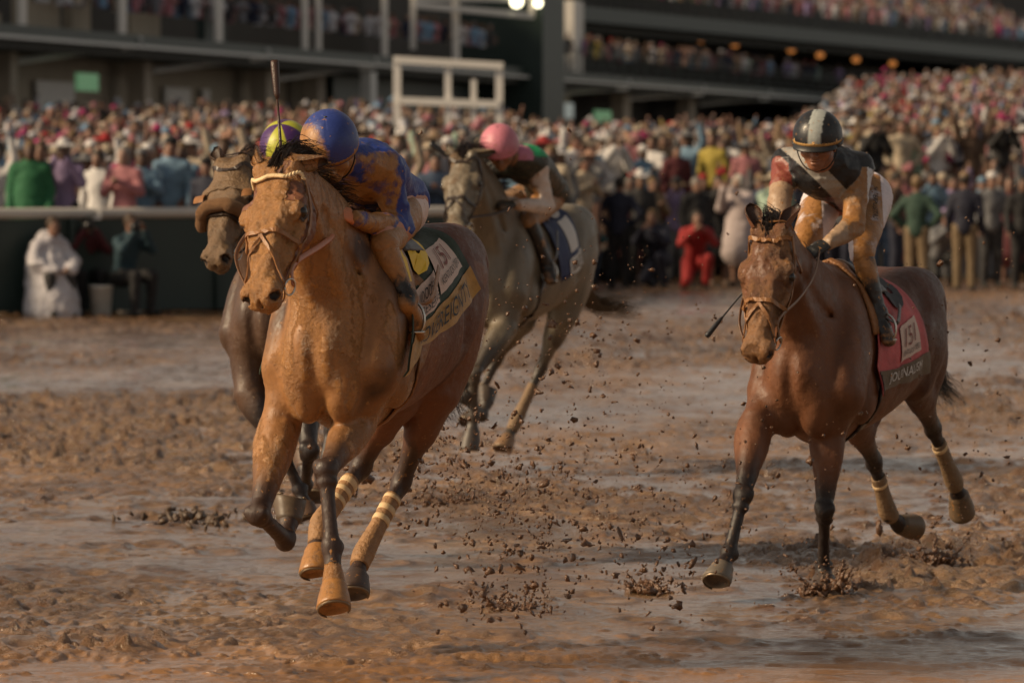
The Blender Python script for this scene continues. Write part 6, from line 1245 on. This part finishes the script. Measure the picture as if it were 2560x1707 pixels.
# man in the plastic poncho: a loose sheet over a seated body
pr_ = tp(120, 790, 'sit', 'plain', .55, (.50, .48, .52), 'charcoal', None, None, 'seated man in a clear white plastic poncho, arms across his knees', 1)
q = Sdf(); q.ch([(0, -.02, 1.0, .16, .12), (0, .02, .80, .25, .22), (0, -.02, .55, .30, .30), (0, -.10, .28, .33, .34), (0, -.12, .10, .36, .38)], side=(1, 0, 0), k=.03); q.ch([(.12, -.05, .93, .08, .08), (.27, -.16, .70, .10, .09), (.14, -.38, .60, .07, .07)], k=.05); q.ch([(-.12, -.05, .93, .08, .08), (-.27, -.16, .70, .10, .09), (-.10, -.36, .58, .07, .07)], k=.05); q.ell((0, .07, 1.0), (.14, .10, .10), k=.05)
V, Q, _ = q.mesh(.020, noise=folds(.03, 7), smooth=1); mesh_obj('poncho', V, Q, M_PONCHO, pr_, True)
M_CAM = simple('black camera body', (.010, .010, .011), .4, .2, bump=0)
def camera_prop(px, py, foot, label, lens=.12):
    d = FPX * CAMH / (foot - HOR) - .42; p = W(px, py, d); o = empty('photo_camera', tuple(p), label=label, cat='camera'); mb = MB(); mb.box((0, 0, 0), (.15, .07, .10), bev=.012); mb.box((0, 0, .06), (.06, .05, .04), bev=.008); mb.build('body', M_CAM, o); mb = MB(); mb.tube([(0, -.03, 0), (0, -.05, 0), (0, -.05 - lens, 0)], [.040, .036, .042], 14); mb.build('lens', M_CAM, o, True)
tp(212, 786, 'sitcam', 'plain', .35, 'burgundy', 'black', 'cap', (.03, .035, .03), 'seated photographer in a maroon top and dark beanie', 0); camera_prop(222, 563, 786, 'black camera held by the photographer in maroon')
tp(318, 788, 'sitcam', 'plain', .75, (.018, .06, .085), 'black', None, None, 'seated photographer in a teal jacket raising a camera', 1); camera_prop(338, 567, 788, 'black camera held by the photographer in teal', .16)
tp(388, 776, 'crouch', 'plain', .5, 'beige', 'navy', 'cap', 'red', 'crouching person in a red cap beside the teal photographer', 0)
tp(-14, 784, 'sitcam', 'plain', .6, 'black', 'black', 'cap', 'black', 'photographer in black half cut off at the left edge', 2)
R_ = lambda: rc.uniform(-.4, .4)
TS = [(1405, 712, 'point', 'plain', .2, (.012, .055, .045), 'denim blue', 'cap', 'white', 'man in a white cap and dark green jacket reaching out an arm', 0), (1330, 708, 'phone', 'plain', .3, 'cream', 'beige', None, None, 'person in cream filming behind the grey horse rump', 3), (1452, 716, 'crouch', 'plain', .3, 'teal', 'denim blue', None, None, 'crouching photographer in jeans beside the grey horse', 1),
      (1548, 722, 'hips', 'plain', 2.9, 'navy', 'black', None, None, 'broad man in a navy shirt with his back turned', 0), (1600, 712, 'down', 'plain', .2, 'charcoal', 'black', 'cowboy_hat', 'white', 'man in a tall white hat next to the navy shirt', 2), (1575, 704, 'down', 'skirt', .0, 'rose', 'rose', 'fascinator', 'red', 'woman with a bright red hat behind the white hat', 4),
      (1645, 722, 'crouch', 'plain', -.4, 'navy', 'navy', None, None, 'person crouching in navy with a pale towel', 3), (1630, 708, 'clap', 'plain', .5, 'tan', 'black', None, None, 'person in a tan top clapping beside a black jacket', 3), (1740, 718, 'down', 'coat', .4, 'black', 'black', None, None, 'grey haired man in a long black jacket with a white badge', 4),
      (1738, 727, 'crouch', 'plain', .1, 'red', 'red', None, None, 'person in a bright red suit crouching at the track edge', 0), (1795, 714, 'phone', 'skirt', .2, 'black', 'black', 'fascinator', 'red', 'woman in a black dress with a red flower hat', 0), (1848, 716, 'phone', 'coat', -.6, (.50, .42, .42), 'tan', 'hood', (.50, .46, .40), 'person in a pale pink hooded raincoat', 3), (1930, 708, 'phone', 'coat', .5, 'mint', 'mint', 'wide_brim_hat', 'cream', 'woman in a mint raincoat and cream hat', 3),
      (1690, 705, 'phone', 'plain', 0, 'lavender', 'grey', 'cap', 'charcoal', 'person in lavender with a charcoal cap in the trackside group', 2), (1500, 702, 'phone', 'plain', 0, 'beige', 'grey', None, None, 'person in beige filming behind the navy shirt', 3), (1365, 700, 'phone', 'skirt', .2, 'peach', 'peach', 'wide_brim_hat', 'cream', 'woman in a peach dress and cream hat near the rail end', 3),
      (1985, 706, 'wave', 'plain', 0, 'navy', 'charcoal', None, None, 'person in navy waving behind the bay horse head', 1), (2240, 708, 'down', 'plain', 1.2, 'brown', 'navy', None, None, 'man in brown beside the black vest jockey', 0), (2292, 730, 'hips', 'plain', 2.9, (.035, .085, .060), (.26, .18, .10), 'cap', 'tan', 'man in a dark green sweater and khaki trousers facing away', 3), (2352, 712, 'crouch', 'plain', .3, 'grey', 'black', None, None, 'person crouching in grey between the two khaki men', 1),
      (2412, 728, 'down', 'plain', 3.0, (.018, .020, .045), (.26, .18, .10), 'cap', 'tan', 'man in a navy sweater, khaki trousers and tan cap facing away', 0), (2330, 700, 'phone', 'plain', 0, 'light blue', 'grey', None, None, 'person in light blue filming behind the green sweater', 2), (2380, 698, 'wave', 'plain', .3, 'lavender', 'grey', None, None, 'person in lavender waving behind the navy sweater', 0), (2478, 718, 'down', 'plain', .2, 'grey', 'charcoal', 'cap', 'white', 'man in a grey sweatshirt beside the navy sweater', 1),
      (2525, 715, 'down', 'skirt', -.2, 'burgundy', 'burgundy', None, None, 'woman in a burgundy and white dress near the right edge', 0), (2556, 720, 'down', 'plain', .1, 'black', 'black', None, None, 'man in black at the right edge of the track', 2), (2455, 700, 'phone', 'plain', 0, 'light blue', 'grey', 'cap', 'light blue', 'person in a light blue cap behind the grey sweatshirt', 1), (2500, 699, 'wave', 'plain', 0, 'grey', 'grey', None, None, 'person in grey waving near the right edge', 2), (2200, 703, 'phone', 'plain', .2, 'charcoal', 'denim blue', None, None, 'person in charcoal filming behind the jockey breeches', 0),
      (2130, 702, 'phone', 'plain', .2, 'olive', 'navy', 'cap', 'tan', 'person in olive filming behind the black vest jockey', 1), (2262, 701, 'phone', 'skirt', -.3, 'pink', 'grey', 'fascinator', 'pink', 'woman in pink with a pink fascinator beyond the bay rump', 3), (2060, 701, 'clap', 'plain', 0, 'cream', 'navy', None, None, 'person in cream clapping behind the standing jockey', 2)]
for px, ft, pose, kind, rz, top, bot, g, gc, lb, hr in TS: tp(px, ft, pose, kind, rz, top, bot, g, gc, lb, hr, rc.uniform(.98, 1.06), 'long_hair' if 'woman' in lb else 'short_hair', group='people standing at the trackside')
# second and third rows of the trackside crowd
NM = ['navy', 'black', 'charcoal', 'tan', 'white', 'pink', 'light blue', 'burgundy', 'grey', 'cream', 'rose', 'olive', 'lavender', 'peach', 'teal', 'denim blue']
ni = 0; px = 1300
ORD2 = ['first', 'second', 'third', 'fourth', 'fifth', 'sixth', 'seventh', 'eighth', 'ninth', 'tenth', 'eleventh', 'twelfth', 'thirteenth', 'fourteenth', 'fifteenth', 'sixteenth', 'seventeenth', 'eighteenth', 'nineteenth', 'twentieth']
for row, ft in enumerate((695, 687)):
    px = 1310 + row * 25; i = 0
    while px < 2590 and i < 19:
        cl = NM[(ni * 7 + row * 3) % len(NM)]; tp(px, ft + rc.uniform(-2, 2), rc.choice(['phone', 'clap', 'down', 'wave']), 'plain', R_(), cl, rc.choice(['charcoal', 'navy', 'black', 'denim blue']), rc.choice([None, None, 'cap', 'wide_brim_hat', 'cowboy_hat']), rc.choice(['white', 'tan', 'red', 'cream', 'navy']), f"{ORD2[i]} from the left in the {['middle', 'rear'][row]} trackside row, wearing {cl}", rc.randrange(5), rc.uniform(.95, 1.05), group='people standing at the trackside'); px += rc.uniform(56, 76); ni += 1; i += 1
# ------------------------------------------------------------------ thrown mud
M_CLOD = simple('flying wet mud', (.115, .056, .028), .25, .4, 30, .8, .006)
rs = np.random.RandomState(21); ico_V, ico_F = [], []
def clods(mb, C, R_c):
    for c, r in zip(C, R_c):
        n = 5 if r < .012 else 7; M_ = rs.normal(0, 1, (3, 3)); q, _ = np.linalg.qr(M_); e = rs.uniform(.5, 1.5, 3) * (1, 1, rs.choice([1, 1, 1.7])); mbx = MB(); mbx.ball((0, 0, 0), (1, 1, 1), n, 4 if n == 5 else 5); V = mbx.V[0]; V = V * (1 + .8 * vnoise(V[:, 0] * 2.2 + c[0] * 9, V[:, 1] * 2.2 + c[1] * 9, V[:, 2] * 2.2))[:, None]
        mb.add((V * e * r) @ q.T + c, mbx.F)
def plume(mb, px, py, d, sx, sz, sy, n, r0, up=.0, drift=(0, 0), rmax=.03):
    c = W(px, py, d); u = rs.rand(n); P = np.stack([rs.normal(0, sx, n) + drift[0] * u, rs.normal(0, sy, n), np.abs(rs.normal(0, sz, n)) * (1 if up else rs.choice([-1, 1], n)) + drift[1] * u], 1) + c; P[:, 2] = np.maximum(P[:, 2], .01); R_c = np.minimum(r0 * .62 * np.exp(rs.normal(0, .5, n)), rmax * .42); clods(mb, P, R_c)
mb = MB()
plume(mb, 1420, 1100, 24.6, .42, .34, .5, 620, .0050); plume(mb, 1250, 1230, 23.4, .22, .08, .3, 380, .0055); plume(mb, 1400, 1330, 22.6, .35, .05, .35, 300, .005); plume(mb, 1330, 1010, 24.0, .30, .35, .4, 260, .0045); plume(mb, 1500, 900, 25.5, .55, .40, .6, 260, .0045); plume(mb, 1130, 1150, 22.9, .24, .12, .25, 260, .008); plume(mb, 1300, 1420, 21.9, .14, .08, .16, 120, .008); plume(mb, 1270, 1500, 21.3, .14, .05, .16, 90, .008)
plume(mb, 1600, 1250, 23.8, .40, .20, .4, 260, .006); plume(mb, 1630, 1420, 22.9, .12, .10, .2, 90, .010); plume(mb, 1900, 1200, 25.0, .5, .35, .5, 200, .005)
plume(mb, 2250, 1050, 27.0, .6, .5, .5, 220, .0045); plume(mb, 2480, 1150, 26.5, .35, .45, .5, 260, .006); plume(mb, 1660, 700, 27, .9, .30, 1., 160, .0045); plume(mb, 2420, 760, 27.5, .35, .3, .5, 60, .004); plume(mb, 1250, 1180, 35.5, .35, .1, .4, 140, .009)
plume(mb, 950, 1180, 22.9, .10, .06, .2, 60, .008); plume(mb, 1450, 830, 27, .12, .10, .3, 60, .010)
tag(mb.build('flying_mud', M_CLOD, None, True), label='brown mud clods and drops thrown up behind the horses', cat='mud spray', kind='stuff')
# splashes rising where hooves struck: crowns of ragged mud
def splash(px, py, rad, ht, n, label):
    """ragged crown: arcs and blobs of mud melted together, torn by noise, with drops round it"""
    d = FPX * CAMH / (py - HOR); c = np.array([(px - 1280) / FPX * d, d, 0.]); o = empty('mud_splash', tuple(c), label=label, cat='mud splash'); S = Sdf()
    for i in range(n):
        a = rs.uniform(0, 2 * math.pi); q = np.array([math.cos(a), math.sin(a), 0]); sd_ = np.array([-q[1], q[0], 0]) * rs.uniform(-.3, .3); k = rs.uniform(.35, 1.1); r = rs.uniform(.006, .013)
        S.ch([(*(q * rad * .3), r * 1.6), (*((q + sd_) * rad * (.45 + .2 * k) + (0, 0, ht * .35 * k)), r * 1.1), (*((q + sd_ * 1.6) * rad * (.55 + .5 * k) + (0, 0, ht * (.85 * k if rs.rand() < .7 else .3 * k))), r * .6)], k=.016, n=4)
        if rs.rand() < .6: S.ell((q + sd_) * rad * rs.uniform(.3, 1.0) + (0, 0, ht * rs.rand() * .5), rs.uniform(.006, .018, 3), k=.012)
    for i in range(n // 2): a = rs.uniform(0, 6.28); r = rs.uniform(.2, .95); S.ell((rad * r * math.cos(a), rad * r * math.sin(a), rs.uniform(-.005, .02)), rs.uniform(.012, .030, 3), k=.02)
    V, Q, _ = S.mesh(.0055, noise=lambda P: .010 * fbm3(P, 55, 3) + .006, smooth=0); mesh_obj('splash_mud', V, Q, M_CLOD, o, True)
    mb = MB(); m = n * 5; a = rs.uniform(0, 6.28, m); r = rad * rs.uniform(.3, 1.7, m); clods(mb, np.stack([r * np.cos(a), r * np.sin(a), np.abs(rs.normal(0, ht * .6, m)) + .004], 1), rs.uniform(.0015, .006, m)); tag(mb.build('drops', M_CLOD, o, True), kind='stuff')
splash(2062, 1488, .14, .16, 34, 'crown of mud splashing round the planted foreleg of the bay horse'); splash(2335, 1418, .17, .20, 34, 'mud splash rising behind the bay horse hind legs'); splash(1285, 1530, .15, .10, 30, 'low mud splash left by a hoof in the front centre'); splash(1625, 1480, .13, .09, 26, 'small mud splash between the two leading horses'); splash(1120, 1262, .18, .10, 30, 'mud splash behind the leading horse hind leg')
# droppings-like heap of dark clods on the left
o = empty('clod_heap', tuple(np.array([(480 - 1280) / FPX, 1, 0]) * (FPX * CAMH / (1302 - HOR))), label='heap of dark round clods lying on the mud left of the leader', cat='clod heap'); mb = MB(); clods(mb, [(rs.normal(0, .16), rs.normal(0, .3), rs.uniform(.005, .035)) for _ in range(46)], rs.uniform(.010, .024, 46)); tag(mb.build('clods', simple('dark clods', (.075, .045, .026), .5, .3, 30, .5), o, True), kind='stuff')
